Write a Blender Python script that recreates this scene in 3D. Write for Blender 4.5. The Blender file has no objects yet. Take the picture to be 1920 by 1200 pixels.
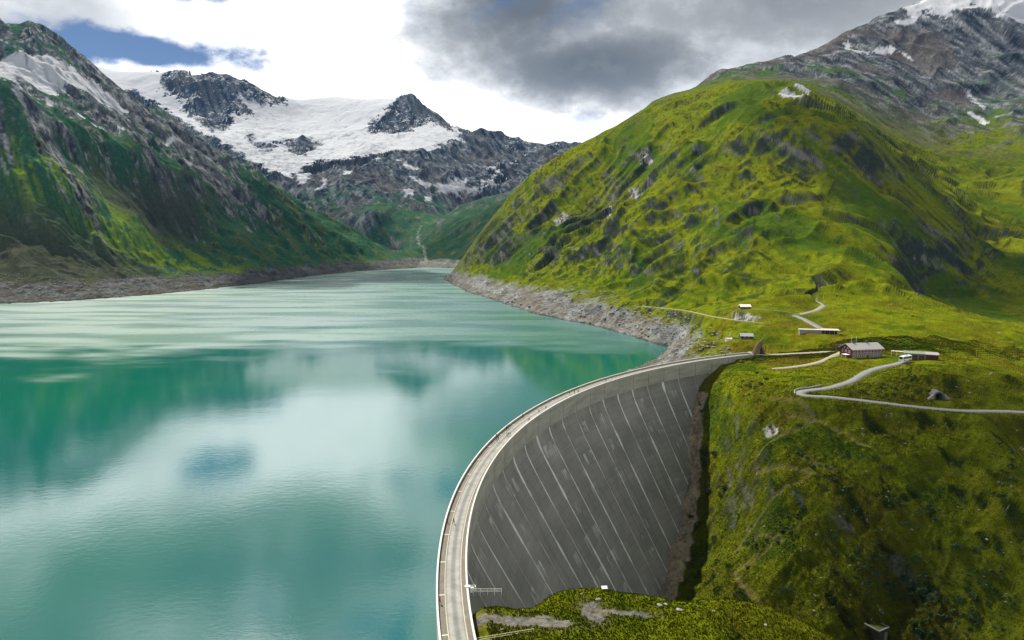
import bpy, bmesh, math, random, time
import numpy as np
from mathutils import Vector, Matrix
T0 = time.time()
SC = bpy.context.scene
COL = SC.collection
R = math.radians

# ------------------------------------------------------------------ camera
CAMZ, FPX, YH = 104.0, 1281.0, 440.0          # height above the water, focal length (px of 1920), horizon row
PITCH = math.atan((600 - YH) / FPX)
cam = bpy.data.cameras.new('camera'); camo = bpy.data.objects.new('camera', cam); COL.objects.link(camo)
camo.location = (0, 0, CAMZ); camo.rotation_euler = (math.pi / 2 - PITCH, 0, 0)
cam.sensor_width = 36; cam.lens = 36 * FPX / 1920; cam.clip_start = 1; cam.clip_end = 60000
SC.camera = camo

# ------------------------------------------------------------------ world: blue sky with broken cloud
SUN_AZ, SUN_EL = R(-33), R(52)                 # azimuth from the view axis (+y), negative = to the left
world = bpy.data.worlds.new('World'); SC.world = world; world.use_nodes = True
def build_world():
    nt = world.node_tree; N = nt.nodes; L = nt.links; N.clear()
    def n(t, **k):
        x = N.new(t)
        for a, b in k.items(): setattr(x, a, b)
        return x
    def math_(op, a, b=None, c=None):
        x = n('ShaderNodeMath', operation=op)
        for i, v in enumerate((a, b, c)):
            if v is None: continue
            if hasattr(v, 'links'): L.new(v, x.inputs[i])
            else: x.inputs[i].default_value = v
        return x.outputs[0]
    def ramp(v, a, b, lo=0.0, hi=1.0):
        x = n('ShaderNodeMapRange', interpolation_type='SMOOTHSTEP')
        L.new(v, x.inputs[0]); x.inputs[1].default_value = a; x.inputs[2].default_value = b
        x.inputs[3].default_value = lo; x.inputs[4].default_value = hi
        return x.outputs[0]
    out = n('ShaderNodeOutputWorld')
    sky = n('ShaderNodeTexSky', sky_type='NISHITA'); sky.sun_disc = False
    sky.sun_elevation = SUN_EL; sky.sun_rotation = SUN_AZ; sky.altitude = 2100
    sky.air_density = 0.6; sky.dust_density = 0.3; sky.ozone_density = 0.6
    bsky = n('ShaderNodeBackground'); L.new(sky.outputs[0], bsky.inputs[0]); bsky.inputs[1].default_value = 0.05
    tc = n('ShaderNodeTexCoord'); D = tc.outputs['Generated']
    sep = n('ShaderNodeSeparateXYZ'); L.new(D, sep.inputs[0])
    def noise(scale, detail, rough, off, sz=2.0, dist=0.0):
        m = n('ShaderNodeMapping'); L.new(D, m.inputs[0])
        m.inputs['Scale'].default_value = (1, 1, sz); m.inputs['Location'].default_value = off
        x = n('ShaderNodeTexNoise'); L.new(m.outputs[0], x.inputs['Vector'])
        x.inputs['Scale'].default_value = scale; x.inputs['Detail'].default_value = detail
        x.inputs['Roughness'].default_value = rough; x.inputs['Distortion'].default_value = dist
        return x.outputs[0]
    def direc(px, py):
        v = Vector(((px - 960) / FPX, 1.0, (YH - py) / FPX)); return v.normalized()
    # soft lumps placed by direction; edges broken by noise
    edge = noise(7.0, 7, 0.62, (3.1, 1.7, 0.4), 1.6)
    edge2 = noise(22.0, 6, 0.6, (1.1, 5.7, 2.4), 1.5)
    wob = math_('ADD', math_('MULTIPLY', math_('SUBTRACT', edge, 0.5), 2.2), math_('MULTIPLY', math_('SUBTRACT', edge2, 0.5), 1.0))
    def lump(px, py, rx, ry, a, b, k=1.0):
        c = direc(px, py)
        s = n('ShaderNodeVectorMath', operation='SUBTRACT'); L.new(D, s.inputs[0]); s.inputs[1].default_value = c
        m = n('ShaderNodeVectorMath', operation='MULTIPLY'); L.new(s.outputs[0], m.inputs[0])
        m.inputs[1].default_value = (FPX / rx, FPX / rx, FPX / ry)
        l = n('ShaderNodeVectorMath', operation='LENGTH'); L.new(m.outputs[0], l.inputs[0])
        d = math_('ADD', l.outputs['Value'], math_('MULTIPLY', wob, k))
        return ramp(d, a, b, 1.0, 0.0)
    big = noise(2.6, 8, 0.6, (0.3, 2.2, 0.9), 2.2, 0.4)
    mid = noise(6.0, 8, 0.62, (7.3, 0.2, 4.9), 1.7, 0.3)
    # where the blue shows through
    gap = lump(295, 108, 150, 30, 0.6, 1.15, 1.0)
    gap2 = lump(1095, 243, 45, 30, 0.3, 1.3, 0.8)
    gap3 = lump(375, -5, 70, 26, 0.5, 1.2, 0.9)
    free = ramp(math_('ADD', big, math_('MULTIPLY', math_('SUBTRACT', mid, 0.5), 0.5)), 0.44, 0.36)
    free = math_('MULTIPLY', free, ramp(sep.outputs[2], 0.25, 0.36))
    gaps = math_('MAXIMUM', math_('MAXIMUM', gap, math_('MULTIPLY', gap2, 0.4)), math_('MAXIMUM', gap3, free))
    # thick grey undersides
    grey1 = lump(985, 20, 205, 150, 0.1, 1.4, 0.8)
    grey1b = lump(1110, 135, 240, 75, 0.05, 1.35, 0.85)
    grey2 = math_('MULTIPLY', lump(1470, 20, 330, 100, 0.0, 1.5, 1.1), 0.7)
    grey3 = math_('MULTIPLY', lump(60, 20, 200, 60, 0.2, 1.3, 0.8), 0.35)
    gen = ramp(math_('ADD', math_('MULTIPLY', mid, 0.5), math_('MULTIPLY', big, 0.5)), 0.41, 0.59, 0.30, 1.0)
    hi = ramp(sep.outputs[2], 0.30, 0.42)
    gen = math_('MULTIPLY', gen, hi)
    grey = math_('MAXIMUM', math_('MAXIMUM', grey1, grey1b), math_('MAXIMUM', math_('MAXIMUM', grey2, grey3), gen))
    tex = math_('ADD', math_('MULTIPLY', math_('SUBTRACT', edge, 0.5), 1.3), math_('MULTIPLY', math_('SUBTRACT', edge2, 0.5), 0.6))
    grey = math_('MINIMUM', math_('MAXIMUM', math_('ADD', grey, math_('MULTIPLY', tex, math_('ADD', math_('MULTIPLY', grey, 0.35), 0.36))), 0.0), 1.0)
    cr = n('ShaderNodeValToRGB'); L.new(grey, cr.inputs[0]); e = cr.color_ramp.elements
    e[0].position = 0.0; e[0].color = (1.9, 1.9, 1.9, 1)
    e[1].position = 1.0; e[1].color = (0.19, 0.20, 0.205, 1)
    q = e.new(0.16); q.color = (1.08, 1.09, 1.09, 1); q = e.new(0.28); q.color = (0.82, 0.83, 0.84, 1)
    q = e.new(0.5); q.color = (0.50, 0.515, 0.52, 1)
    q = e.new(0.75); q.color = (0.31, 0.322, 0.328, 1)
    bcl = n('ShaderNodeBackground'); L.new(cr.outputs[0], bcl.inputs[0]); bcl.inputs[1].default_value = 0.5
    mix = n('ShaderNodeMixShader'); L.new(gaps, mix.inputs[0]); L.new(bcl.outputs[0], mix.inputs[1]); L.new(bsky.outputs[0], mix.inputs[2])
    L.new(mix.outputs[0], out.inputs[0])
build_world()
world.cycles.sampling_method = 'MANUAL'; world.cycles.sample_map_resolution = 1024

sunl = bpy.data.lights.new('sun', 'SUN'); suno = bpy.data.objects.new('sun', sunl); COL.objects.link(suno)
sunl.energy = 5.0; sunl.angle = R(0.6); sunl.color = (1.0, 0.94, 0.84)
SUNDIR = Vector((math.sin(SUN_AZ) * math.cos(SUN_EL), math.cos(SUN_AZ) * math.cos(SUN_EL), math.sin(SUN_EL)))
suno.rotation_euler = SUNDIR.to_track_quat('Z', 'Y').to_euler(); suno.location = (-300, 300, 900)

SC.view_settings.view_transform = 'Standard'; SC.view_settings.look = 'None'
SC.view_settings.exposure = 0.78; SC.view_settings.gamma = 1.0; SC.view_settings.use_curve_mapping = False
SC.render.engine = 'CYCLES'
SC.cycles.use_denoising = True
SC.cycles.max_bounces = 6; SC.cycles.diffuse_bounces = 2; SC.cycles.glossy_bounces = 3
SC.cycles.transmission_bounces = 3; SC.cycles.volume_bounces = 0; SC.cycles.transparent_max_bounces = 6
SC.cycles.sample_clamp_indirect = 6.0
SC.cycles.volume_step_rate = 10

# ------------------------------------------------------------------ survey helpers
CP, SP = math.cos(PITCH), math.sin(PITCH)
def ray(px, py):
    dx = (px - 960) / FPX; dz = -(py - 600) / FPX
    return dx, CP + dz * SP, -SP + dz * CP
def at(px, py, d):                      # point at forward distance d
    x, y, z = ray(px, py); t = d / y
    return (x * t, d, CAMZ + z * t)
def atz(px, py, z0):                    # point at height z0
    x, y, z = ray(px, py); t = (z0 - CAMZ) / z
    return (x * t, y * t, z0)

# ------------------------------------------------------------------ noise (numpy)
_rng = np.random.default_rng(7)
_PERM = np.concatenate([_rng.permutation(256)] * 3)
_ANG = _rng.uniform(0, 2 * np.pi, 256); _GX, _GY = np.cos(_ANG).astype(np.float32), np.sin(_ANG).astype(np.float32)
def pn(x, y, seed=0):
    x = x + seed * 37.17; y = y + seed * 91.73
    xf = np.floor(x); yf = np.floor(y)
    xi = xf.astype(np.int64) & 255; yi = yf.astype(np.int64) & 255
    fx = (x - xf).astype(np.float32); fy = (y - yf).astype(np.float32)
    u = fx * fx * fx * (fx * (fx * 6 - 15) + 10); v = fy * fy * fy * (fy * (fy * 6 - 15) + 10)
    def g(ix, iy, dx, dy):
        h = _PERM[_PERM[ix] + iy]
        return _GX[h] * dx + _GY[h] * dy
    x1 = (xi + 1) & 255; y1 = (yi + 1) & 255
    a = g(xi, yi, fx, fy); b = g(x1, yi, fx - 1, fy); c = g(xi, y1, fx, fy - 1); d = g(x1, y1, fx - 1, fy - 1)
    return (a + u * (b - a) + v * ((c + u * (d - c)) - (a + u * (b - a)))) * 1.5
SPC = None                              # spacing of the sheet's rows: relief finer than it can carry is left out
def keep(lam): return 1.0 if (lam is None or SPC is None) else np.clip(lam / (2.6 * SPC) - 0.5, 0, 1)
def fbm(x, y, oct=4, seed=0, gain=0.5, lac=2.03, lam=None):
    s = 0; a = 1.0; f = 1.0
    for o in range(oct):
        s = s + a * keep(lam and lam / f) * pn(x * f, y * f, seed + o); a *= gain; f *= lac
    return s
def ridged(x, y, oct=4, seed=0, gain=0.5, lam=None):
    s = 0; a = 1.0; f = 1.0; w = 1.0
    for o in range(oct):
        v = 1 - np.abs(pn(x * f, y * f, seed + o)) * 1.6; v = v * v; k = keep(lam and lam / f); v = v * k + 0.42 * (1 - k)
        s = s + a * v * w; w = np.clip(v * 1.2, 0, 1); a *= gain; f *= 2.07
    return s
def sstep(v, a, b):
    t = np.clip((v - a) / (b - a), 0, 1); return t * t * (3 - 2 * t)
# ------------------------------------------------------------------ the lie of the land: surveyed break lines
DC = (284.0, 176.0); RO, RI = 302.7, 295.6       # centre and radii of the dam's crest
CREST = 25.0
LINES = []      # each a list of world points
def ln(*p): LINES.append([at(*q) for q in p])
def lz(z, *p): LINES.append([atz(q[0], q[1], z) for q in p])
def lw(*p): LINES.append(list(p))
def ridge(p, back=500, drop=220, back2=None):
    ln(*p)
    LINES.append([(a[0] * (1 + back / a[1]), a[1] + back, a[2] - drop) for a in (at(*q) for q in p)])

# lake shore and bed
lz(0, (-700, 620), (-400, 600), (-150, 579), (0, 570), (120, 565), (260, 555), (385, 543), (470, 533), (530, 524), (600, 514), (660, 508.5), (735, 504), (800, 501), (845, 502), (838, 512), (838, 526), (870, 547), (910, 558), (950, 571), (1010, 590), (1060, 600), (1100, 606), (1150, 620), (1210, 638), (1262, 651), (1238, 668), (1190, 690), (1150, 706))
for q in [(-300, 700), (-200, 900), (100, 650), (100, 800), (100, 1000), (100, 1300), (400, 600), (400, 700), (400, 850), (400, 1100), (650, 545), (700, 600), (700, 750), (700, 950), (700, 1200), (900, 620), (1000, 680), (880, 720)]:
    a = atz(q[0], q[1], 0); lw((a[0], a[1], -30))
lw((-45, 95, -40), (-45, 176, -40), (-38, 240, -40), (-10, 310, -38), (30, 365, -34), (70, 410, -25), (95, 440, -14))
# high-water line on the left, then the left mountain
ln((-500, 548, 1080), (-200, 535, 1080), (0, 531, 1130), (120, 528, 1150), (260, 519, 1270), (385, 511, 1410), (470, 505, 1540), (530, 500, 1665), (600, 495, 1840), (660, 490, 2020), (735, 487, 2150))
ln((-300, 480, 1180), (0, 450, 1240), (100, 455, 1270), (200, 470, 1330), (300, 490, 1400))
ln((-300, 330, 1350), (0, 350, 1310), (60, 360, 1320), (110, 400, 1310))
ln((40, 262, 1400), (70, 290, 1375), (130, 325, 1385), (180, 385, 1385), (250, 432, 1400), (330, 487, 1440), (400, 503, 1510))     # sunlit spur
ln((120, 290, 1500), (210, 335, 1600), (300, 402, 1640), (380, 462, 1680))                                                  # gully behind it
ln((-300, 60, 1500), (0, 138, 1460), (30, 165, 1465), (55, 200, 1480), (125, 232, 1540), (210, 262, 1640), (300, 290, 1760), (370, 330, 1850))  # front ridge
ln((-300, 20, 1750), (0, 150, 1640), (60, 205, 1650), (130, 225, 1720), (210, 245, 1830))          # snow bowl floor
ln((-100, 90, 1900), (0, 125, 1870), (60, 140, 1900), (130, 165, 1930), (200, 200, 1980))
ln((330, 380, 1780), (430, 420, 1850), (520, 460, 1930), (600, 478, 2000))
ln((300, 320, 1850), (400, 350, 1980), (500, 400, 2080), (600, 440, 2120))
ridge([(-700, -150, 2000), (-400, -90, 2050), (-200, -30, 2100), (-60, 20, 2150), (0, 36, 2150), (60, 46, 2180), (100, 60, 2200), (125, 88, 2200), (150, 100, 2200), (185, 130, 2200), (215, 158, 2200), (270, 190, 2230), (340, 232, 2260), (385, 262, 2290), (430, 290, 2310), (500, 330, 2320), (560, 372, 2310), (610, 402, 2280), (650, 430, 2260), (700, 462, 2220), (735, 486, 2170)], 600, 260)
# head of the valley and the glacier massif
ln((770, 492, 2330), (810, 490, 2330), (850, 488, 2300))
ln((720, 470, 2450), (790, 470, 2500), (860, 462, 2420))
ln((650, 420, 2850), (700, 440, 2750), (760, 450, 2800), (800, 445, 2800), (850, 425, 2720), (900, 400, 2620))
ln((700, 390, 3100), (740, 402, 3150), (790, 420, 3100), (840, 402, 3100), (900, 370, 2950), (960, 345, 2900))
ln((560, 342, 3450), (620, 362, 3350), (680, 385, 3250), (730, 370, 3350), (800, 358, 3500), (870, 352, 3600), (920, 338, 3650))
ln((470, 318, 3750), (520, 312, 3850), (600, 303, 3950), (660, 292, 3950), (740, 286, 3900), (800, 296, 3850), (860, 306, 3820), (930, 312, 3850))
ln((300, 215, 4300), (420, 255, 4150), (500, 275, 4150), (600, 272, 4250), (700, 262, 4250), (780, 255, 4250), (840, 262, 4200), (900, 285, 4150))
ln((260, 180, 4700), (330, 210, 4600), (410, 240, 4400), (470, 215, 4650), (560, 222, 4800), (650, 225, 4700), (720, 235, 4450), (790, 225, 4550))
ridge([(-700, 120, 5400), (-300, 130, 5400), (100, 128, 5300), (185, 121, 5200), (215, 139, 5200), (250, 135, 5200), (330, 129, 5000), (400, 128, 4950), (440, 141, 4950), (485, 156, 4950), (520, 172, 4950), (530, 184, 4950), (570, 188, 5300), (640, 187, 5300), (735, 184, 5000), (757, 183, 4800), (785, 180, 4750), (805, 186, 4750), (820, 200, 4750), (850, 228, 4700), (870, 240, 4600), (905, 238, 4400), (940, 252, 4450), (1000, 264, 4500), (1050, 274, 4600), (1100, 270, 4600), (1250, 240, 4700), (1600, 200, 4800), (2100, 150, 5000), (2600, 100, 5000)], 900, 500)
# shoulder behind the right mountain
ln((880, 462, 2250), (930, 425, 2350), (980, 385, 2500), (1030, 340, 2700))
ridge([(930, 385, 2800), (980, 335, 3000), (1030, 300, 3150), (1070, 278, 3250), (1120, 262, 3300), (1200, 245, 3400)], 500, 180)
# right mountain: edge against the lake, shoulder, summit ridge
ln((862, 513, 1545), (868, 490, 1560), (885, 455, 1570), (905, 420, 1590), (950, 370, 1620), (1000, 322, 1650), (1050, 294, 1670), (1100, 265, 1690), (1160, 236, 1690), (1200, 212, 1680), (1212, 196, 1680), (1230, 184, 1680))
LINES.append([(a[0] + 120, a[1] + 260, a[2] - 60) for a in (at(*q) for q in [(868, 490, 1560), (905, 420, 1590), (950, 370, 1620), (1000, 322, 1650), (1050, 294, 1670), (1100, 265, 1690), (1160, 236, 1690), (1200, 215, 1690)])])
LINES.append([(a[0] + 60, a[1] + 480, a[2] - 210) for a in (at(*q) for q in [(905, 420, 1590), (950, 370, 1620), (1000, 322, 1650), (1050, 294, 1670), (1100, 265, 1690)])])
ridge([(1285, 170, 1950), (1335, 150, 1980), (1395, 126, 2050), (1460, 110, 2150), (1535, 90, 2300), (1572, 66, 2400), (1650, 30, 2500), (1725, 2, 2600), (1850, -50, 2700), (2000, -80, 2750), (2300, -60, 2700), (2700, -60, 2600)], 700, 300)
ln((1230, 184, 1680), (1300, 172, 1650), (1400, 156, 1560), (1470, 160, 1450), (1520, 178, 1380), (1570, 208, 1280), (1610, 238, 1200), (1640, 262, 1170), (1665, 290, 1150), (1725, 350, 1080), (1800, 418, 1010), (1840, 455, 980))
ln((1250, 240, 1450), (1320, 215, 1420), (1400, 200, 1350), (1480, 205, 1280), (1560, 222, 1200))
ln((1330, 275, 1220), (1385, 254, 1150), (1430, 243, 1120), (1500, 246, 1085), (1565, 243, 1080), (1620, 251, 1080), (1645, 272, 1075), (1668, 305, 1070))      # lip of the dark cliff
ln((1385, 290, 1130), (1450, 300, 1095), (1525, 306, 1062), (1550, 298, 1058), (1600, 314, 1045), (1650, 342, 1040), (1695, 362, 1020))                          # its foot
ln((1110, 345, 1410), (1150, 330, 1370), (1190, 322, 1340), (1215, 315, 1330))                   # second cliff, lip and foot
ln((1110, 385, 1375), (1150, 392, 1330), (1195, 372, 1310))
ln((1050, 470, 1180), (1090, 450, 1160), (1150, 455, 1090), (1200, 452, 1050), (1260, 462, 1000))   # third, lower bank
ln((1050, 515, 1120), (1100, 525, 1050), (1160, 528, 985), (1220, 525, 930))
ln((950, 455, 1400), (1000, 410, 1420), (1060, 360, 1440))
ln((920, 500, 1420), (960, 500, 1290), (1000, 495, 1210))
ln((1250, 300, 1270), (1330, 330, 1120), (1420, 345, 1050), (1500, 360, 990), (1560, 375, 970), (1620, 400, 950), (1680, 420, 940))
ln((1240, 400, 1090), (1320, 400, 1010), (1400, 400, 950), (1500, 410, 905), (1580, 430, 880), (1650, 455, 860), (1720, 480, 850))
ln((1260, 505, 900), (1320, 500, 850), (1400, 490, 800), (1500, 485, 780), (1600, 490, 760), (1680, 510, 740))
ln((1300, 560, 710), (1380, 545, 690), (1450, 535, 680), (1520, 530, 680), (1600, 535, 670), (1650, 545, 660))
ln((1700, 560, 830), (1740, 540, 880), (1790, 520, 930), (1850, 505, 990))              # side valley on the right
ln((1760, 610, 760), (1830, 600, 780), (1920, 590, 820), (2050, 580, 850))
ln((1840, 450, 1150), (1900, 480, 1050), (1960, 500, 1000), (2100, 500, 950))
ln((1760, 340, 1450), (1830, 370, 1350), (1920, 390, 1280), (2100, 380, 1200))
ln((1660, 240, 1650), (1750, 260, 1700), (1850, 280, 1650), (1950, 290, 1600), (2200, 280, 1500))
ln((1560, 160, 1750), (1650, 150, 1950), (1760, 160, 2050), (1850, 170, 2050), (2000, 160, 2000))
ln((1450, 130, 1850), (1540, 120, 2050), (1620, 90, 2250), (1720, 70, 2350), (1830, 25, 2400), (1870, 30, 2380), (1880, 60, 2300), (1960, 70, 2300))
# high-water line of the right shore
ln((866, 508, 1500), (900, 528, 1330), (950, 546, 1130), (1010, 564, 960), (1080, 575, 850), (1150, 580, 780), (1210, 588, 720), (1270, 606, 640), (1335, 618, 560), (1352, 630, 520), (1335, 648, 480), (1342, 660, 455))
# benches round the dam's right end
LINES.append([(-0, 0, 0)]); LINES.pop()
ln((1240, 577, 722), (1290, 583, 650), (1330, 592, 590), (1380, 600, 542), (1432, 606, 530))
ln((1350, 585, 600), (1397, 581, 562), (1440, 582, 556), (1480, 586, 556))
ln((1390, 610, 525), (1430, 614, 518))
ln((1490, 592, 548), (1515, 602, 528), (1545, 621, 500))
ln((1560, 585, 560), (1620, 580, 570), (1680, 590, 545), (1740, 602, 530))
ln((1358, 630, 505), (1400, 636, 482), (1440, 630, 490), (1500, 622, 505), (1560, 640, 465), (1600, 640, 460))
ln((1420, 622, 505), (1480, 616, 512))
ln((1640, 560, 640), (1700, 580, 590), (1740, 602, 530), (1790, 625, 490), (1830, 650, 450), (1920, 700, 400), (2050, 760, 350), (2300, 850, 280))
ln((1398, 662, 448), (1425, 663, 446), (1480, 662, 446), (1540, 660, 447), (1580, 659, 448))
ln((1460, 690, 402), (1510, 685, 408), (1550, 676, 420), (1572, 664, 440))
ln((1585, 668, 418), (1600, 690, 388), (1660, 691, 385), (1680, 675, 405))
ln((1700, 678, 390), (1651, 689, 381), (1619, 701, 370), (1603, 712, 361), (1567, 724, 352), (1535, 731, 348), (1505, 735, 346))
ln((1500, 741, 338), (1560, 743, 333), (1640, 753, 322), (1720, 763, 314), (1800, 770, 308), (1860, 771, 308), (1920, 773, 307), (2100, 785, 300))
ln((1700, 690, 372), (1740, 690, 366), (1790, 685, 366), (1850, 705, 345), (1920, 735, 328), (2050, 770, 318))
ln((1640, 722, 345), (1720, 730, 335), (1800, 735, 330), (1880, 745, 322))
ln((1350, 690, 428), (1400, 700, 402), (1440, 712, 384), (1480, 722, 365))
# the slope below the road, down to the foot of the dam
FOOT = [(131.0, 429.1, 21.9), (122.9, 424.0, 17.1), (112.8, 409.7, 3.4), (107.5, 398.1, -6.8), (103.6, 389.4, -14.0), (100.5, 377.0, -26.0), (95.2, 361.3, -38.8), (88.2, 346.1, -47.5), (80.3, 327.7, -56.3), (72.6, 309.1, -63.4), (70.1, 301.7, -66.1), (62.6, 283.4, -69.5)]
lw(*FOOT)
lw(*[(x - 0.55 * 7, y + 0.83 * 7, z - 3) for x, y, z in FOOT])
lw(*[(x + 4.0, y - 2.0, z + 1.5) for x, y, z in FOOT[2:]])
ln((1345, 730, 398), (1390, 752, 358), (1440, 754, 342), (1500, 765, 332), (1600, 782, 318), (1700, 792, 306), (1790, 797, 298))
ln((1335, 802, 391), (1365, 805, 372), (1420, 810, 337), (1500, 815, 318), (1600, 835, 303), (1700, 845, 293), (1780, 850, 286))
ln((1325, 870, 369), (1360, 873, 350), (1400, 876, 329), (1450, 880, 308), (1600, 905, 286), (1700, 915, 277), (1800, 920, 270), (1860, 900, 268))
ln((1315, 958, 351), (1355, 965, 332), (1400, 975, 312), (1450, 985, 291), (1600, 1005, 271), (1720, 1015, 262), (1820, 1025, 252), (1920, 1010, 246), (2100, 1010, 230))
ln((1285, 1086, 315), (1330, 1088, 302), (1400, 1094, 284), (1450, 1100, 272), (1570, 1120, 260), (1640, 1150, 255), (1700, 1140, 254), (1780, 1120, 246), (1860, 1130, 238), (1920, 1130, 233), (2100, 1150, 210))
ln((1400, 1220, 255), (1550, 1230, 246), (1660, 1270, 244), (1760, 1240, 236), (1900, 1250, 218), (2100, 1280, 190))
ln((1832, 784, 292), (1850, 815, 282), (1880, 865, 270), (1920, 915, 258), (2000, 950, 245))                    # lip of the right-hand ravine
ln((1862, 790, 300), (1890, 830, 292), (1930, 880, 282), (2020, 920, 270))
# the knoll at the near end of the dam
ln((893, 1145, 139), (930, 1146, 140), (1000, 1150, 140), (1080, 1148, 142), (1150, 1150, 142), (1250, 1150, 143), (1350, 1148, 144), (1430, 1150, 144))
ln((895, 1190, 133), (1000, 1185, 134), (1150, 1190, 133), (1300, 1185, 135), (1430, 1190, 137))
ln((900, 1300, 118), (1100, 1300, 117), (1300, 1300, 120), (1450, 1300, 122))
ln((893, 1141, 145), (945, 1137, 147), (985, 1112, 152), (1050, 1102, 154), (1130, 1101, 154), (1220, 1116, 153), (1270, 1126, 151), (1330, 1124, 151), (1400, 1119, 151), (1440, 1134, 149), (1470, 1155, 146), (1505, 1195, 139), (1530, 1260, 125), (1550, 1350, 112))
lw((4, 150, 12), (8, 165, -4), (18, 172, -6), (38, 174, -6), (60, 172, -6), (82, 168, -8), (98, 158, -8), (108, 140, -6), (112, 120, 0))
lw((14, 195, -38), (40, 200, -45), (75, 200, -50), (110, 185, -52), (140, 160, -50), (180, 150, -50))
lw((30, 245, -62), (60, 275, -66), (80, 250, -70), (110, 230, -74), (160, 200, -78), (220, 190, -70))
lw((-14, 60, 24), (40, 60, 25), (80, 60, 18), (140, 60, -20), (220, 80, -50), (-60, 60, -10))
lw((-600, 60, -30), (-200, 60, -30), (-300, 150, -30))

# ------------------------------------------------------------------ smooth surface through the break lines
def solve_base():
    P = []
    for l in LINES:
        for i, a in enumerate(l):
            P.append(a)
            if i + 1 < len(l):
                b = l[i + 1]
                sa, ta, sb, tb = a[0] / a[1], math.log(a[1]), b[0] / b[1], math.log(b[1])
                k = int(math.hypot(sa - sb, ta - tb) / 0.05)
                for j in range(1, k + 1):
                    f = j / (k + 1); P.append(tuple(a[c] + (b[c] - a[c]) * f for c in range(3)))
    P = np.array(P, float)
    s = P[:, 0] / P[:, 1]; t = np.log(P[:, 1]); w = (P[:, 2] - CAMZ) / P[:, 1]
    key = np.round(np.c_[s, t] / 0.006).astype(int)
    _, idx = np.unique(key, axis=0, return_index=True)
    s, t, w = s[idx], t[idx], w[idx]
    n = len(s)
    d = np.hypot(s[:, None] - s[None], t[:, None] - t[None])
    A = np.zeros((n + 3, n + 3)); A[:n, :n] = d + np.eye(n) * -0.004
    A[:n, n] = 1; A[:n, n + 1] = s; A[:n, n + 2] = t; A[n:, :n] = A[:n, n:].T
    c = np.linalg.solve(A, np.concatenate([w, [0, 0, 0]]))
    gs = np.linspace(-1.05, 1.05, 600); gt = np.linspace(math.log(62), math.log(7200), 640)
    W = np.zeros((len(gs), len(gt)), np.float32)
    sf, tf = s.astype(np.float32), t.astype(np.float32); cf = c[:n].astype(np.float32)
    for i, si in enumerate(gs):
        dd = np.sqrt((sf[None] - np.float32(si)) ** 2 + (tf[None] - gt.astype(np.float32)[:, None]) ** 2)
        W[i] = dd @ cf + c[n] + c[n + 1] * si + c[n + 2] * gt
    for _ in range(5):                       # take the crease out of the break lines
        Wp = np.pad(W, 1, mode='edge'); W = (Wp[:-2, 1:-1] + Wp[2:, 1:-1] + 2 * Wp[1:-1, 1:-1]) / 4
        Wp = np.pad(W, 1, mode='edge'); W = (Wp[1:-1, :-2] + Wp[1:-1, 2:] + 2 * Wp[1:-1, 1:-1]) / 4
    return gs, gt, W
GS, GT, GW = solve_base()
print('base', time.time() - T0)
def cubic_w(f):
    return (-0.5 * f + f * f - 0.5 * f ** 3, 1 - 2.5 * f * f + 1.5 * f ** 3, 0.5 * f + 2 * f * f - 1.5 * f ** 3, -0.5 * f * f + 0.5 * f ** 3)
def base_w(s, t):
    a = (s - GS[0]) / (GS[1] - GS[0]); b = (t - GT[0]) / (GT[1] - GT[0])
    i = np.clip(np.floor(a).astype(int), 1, len(GS) - 3); j = np.clip(np.floor(b).astype(int), 1, len(GT) - 3)
    wa, wb = cubic_w(np.clip(a - i, 0, 1)), cubic_w(np.clip(b - j, 0, 1))
    r = 0
    for p in range(4):
        for q in range(4):
            r = r + wa[p] * wb[q] * GW[i + p - 1, j + q - 1]
    return r

# sheet of points: finer near the camera, coarser far away
NC, NR = 1300, 920
_u = np.linspace(-1, 1, NC)
SS = 0.80 * _u + 0.22 * np.sign(_u) * np.clip(np.abs(_u) - 0.86, 0, 1) / 0.14      # wide margins beyond the frame
def make_sheet():
    tt = np.linspace(math.log(66), math.log(6300), 900)
    S2, T2 = np.meshgrid(SS, tt, indexing='ij')
    w = base_w(S2, T2)
    dw = np.gradient(w, tt, axis=1); z = CAMZ + w * np.exp(T2)
    den = 0.20 + 1.0 * np.clip(dw, 0, 1.2) + 0.05 * np.abs(dw)
    X2 = S2 * np.exp(T2); Y2 = np.exp(T2)
    wet = (z < -8) & ((np.hypot(X2 - DC[0], Y2 - DC[1]) > RO) | (Y2 > 470)) & (X2 < 200)
    den = np.where(wet, 0.03, den) + np.where(Y2 > 3000, 0.12, 0) + np.where((Y2 > 1500) & (Y2 < 2700) & (X2 > 250), 0.16, 0)
    den = np.where(w < -0.90, 0.04, den)
    k = 25
    for ax, kk in ((0, 41), (1, 15)):
        pad = [(0, 0), (0, 0)]; pad[ax] = (kk // 2 + 1, kk // 2)
        cs = np.cumsum(np.pad(den, pad, mode='edge'), axis=ax)
        den = (np.take(cs, range(kk, cs.shape[ax]), ax) - np.take(cs, range(0, cs.shape[ax] - kk), ax)) / kk
    cum = np.cumsum(den, axis=1); cum = (cum - cum[:, :1]) / (cum[:, -1:] - cum[:, :1])
    out = np.empty((NC, NR)); q = np.linspace(0, 1, NR)
    for i in range(NC): out[i] = np.interp(q, cum[i], tt)
    return out
TT = make_sheet()
S2 = np.repeat(SS[:, None], NR, 1)
Y = np.exp(TT); X = S2 * Y
SPC = np.maximum(np.abs(np.gradient(Y, axis=1)), np.abs(np.gradient(X, axis=0)))
Z0 = CAMZ + base_w(S2, TT) * Y
print('sheet', time.time() - T0)
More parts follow.
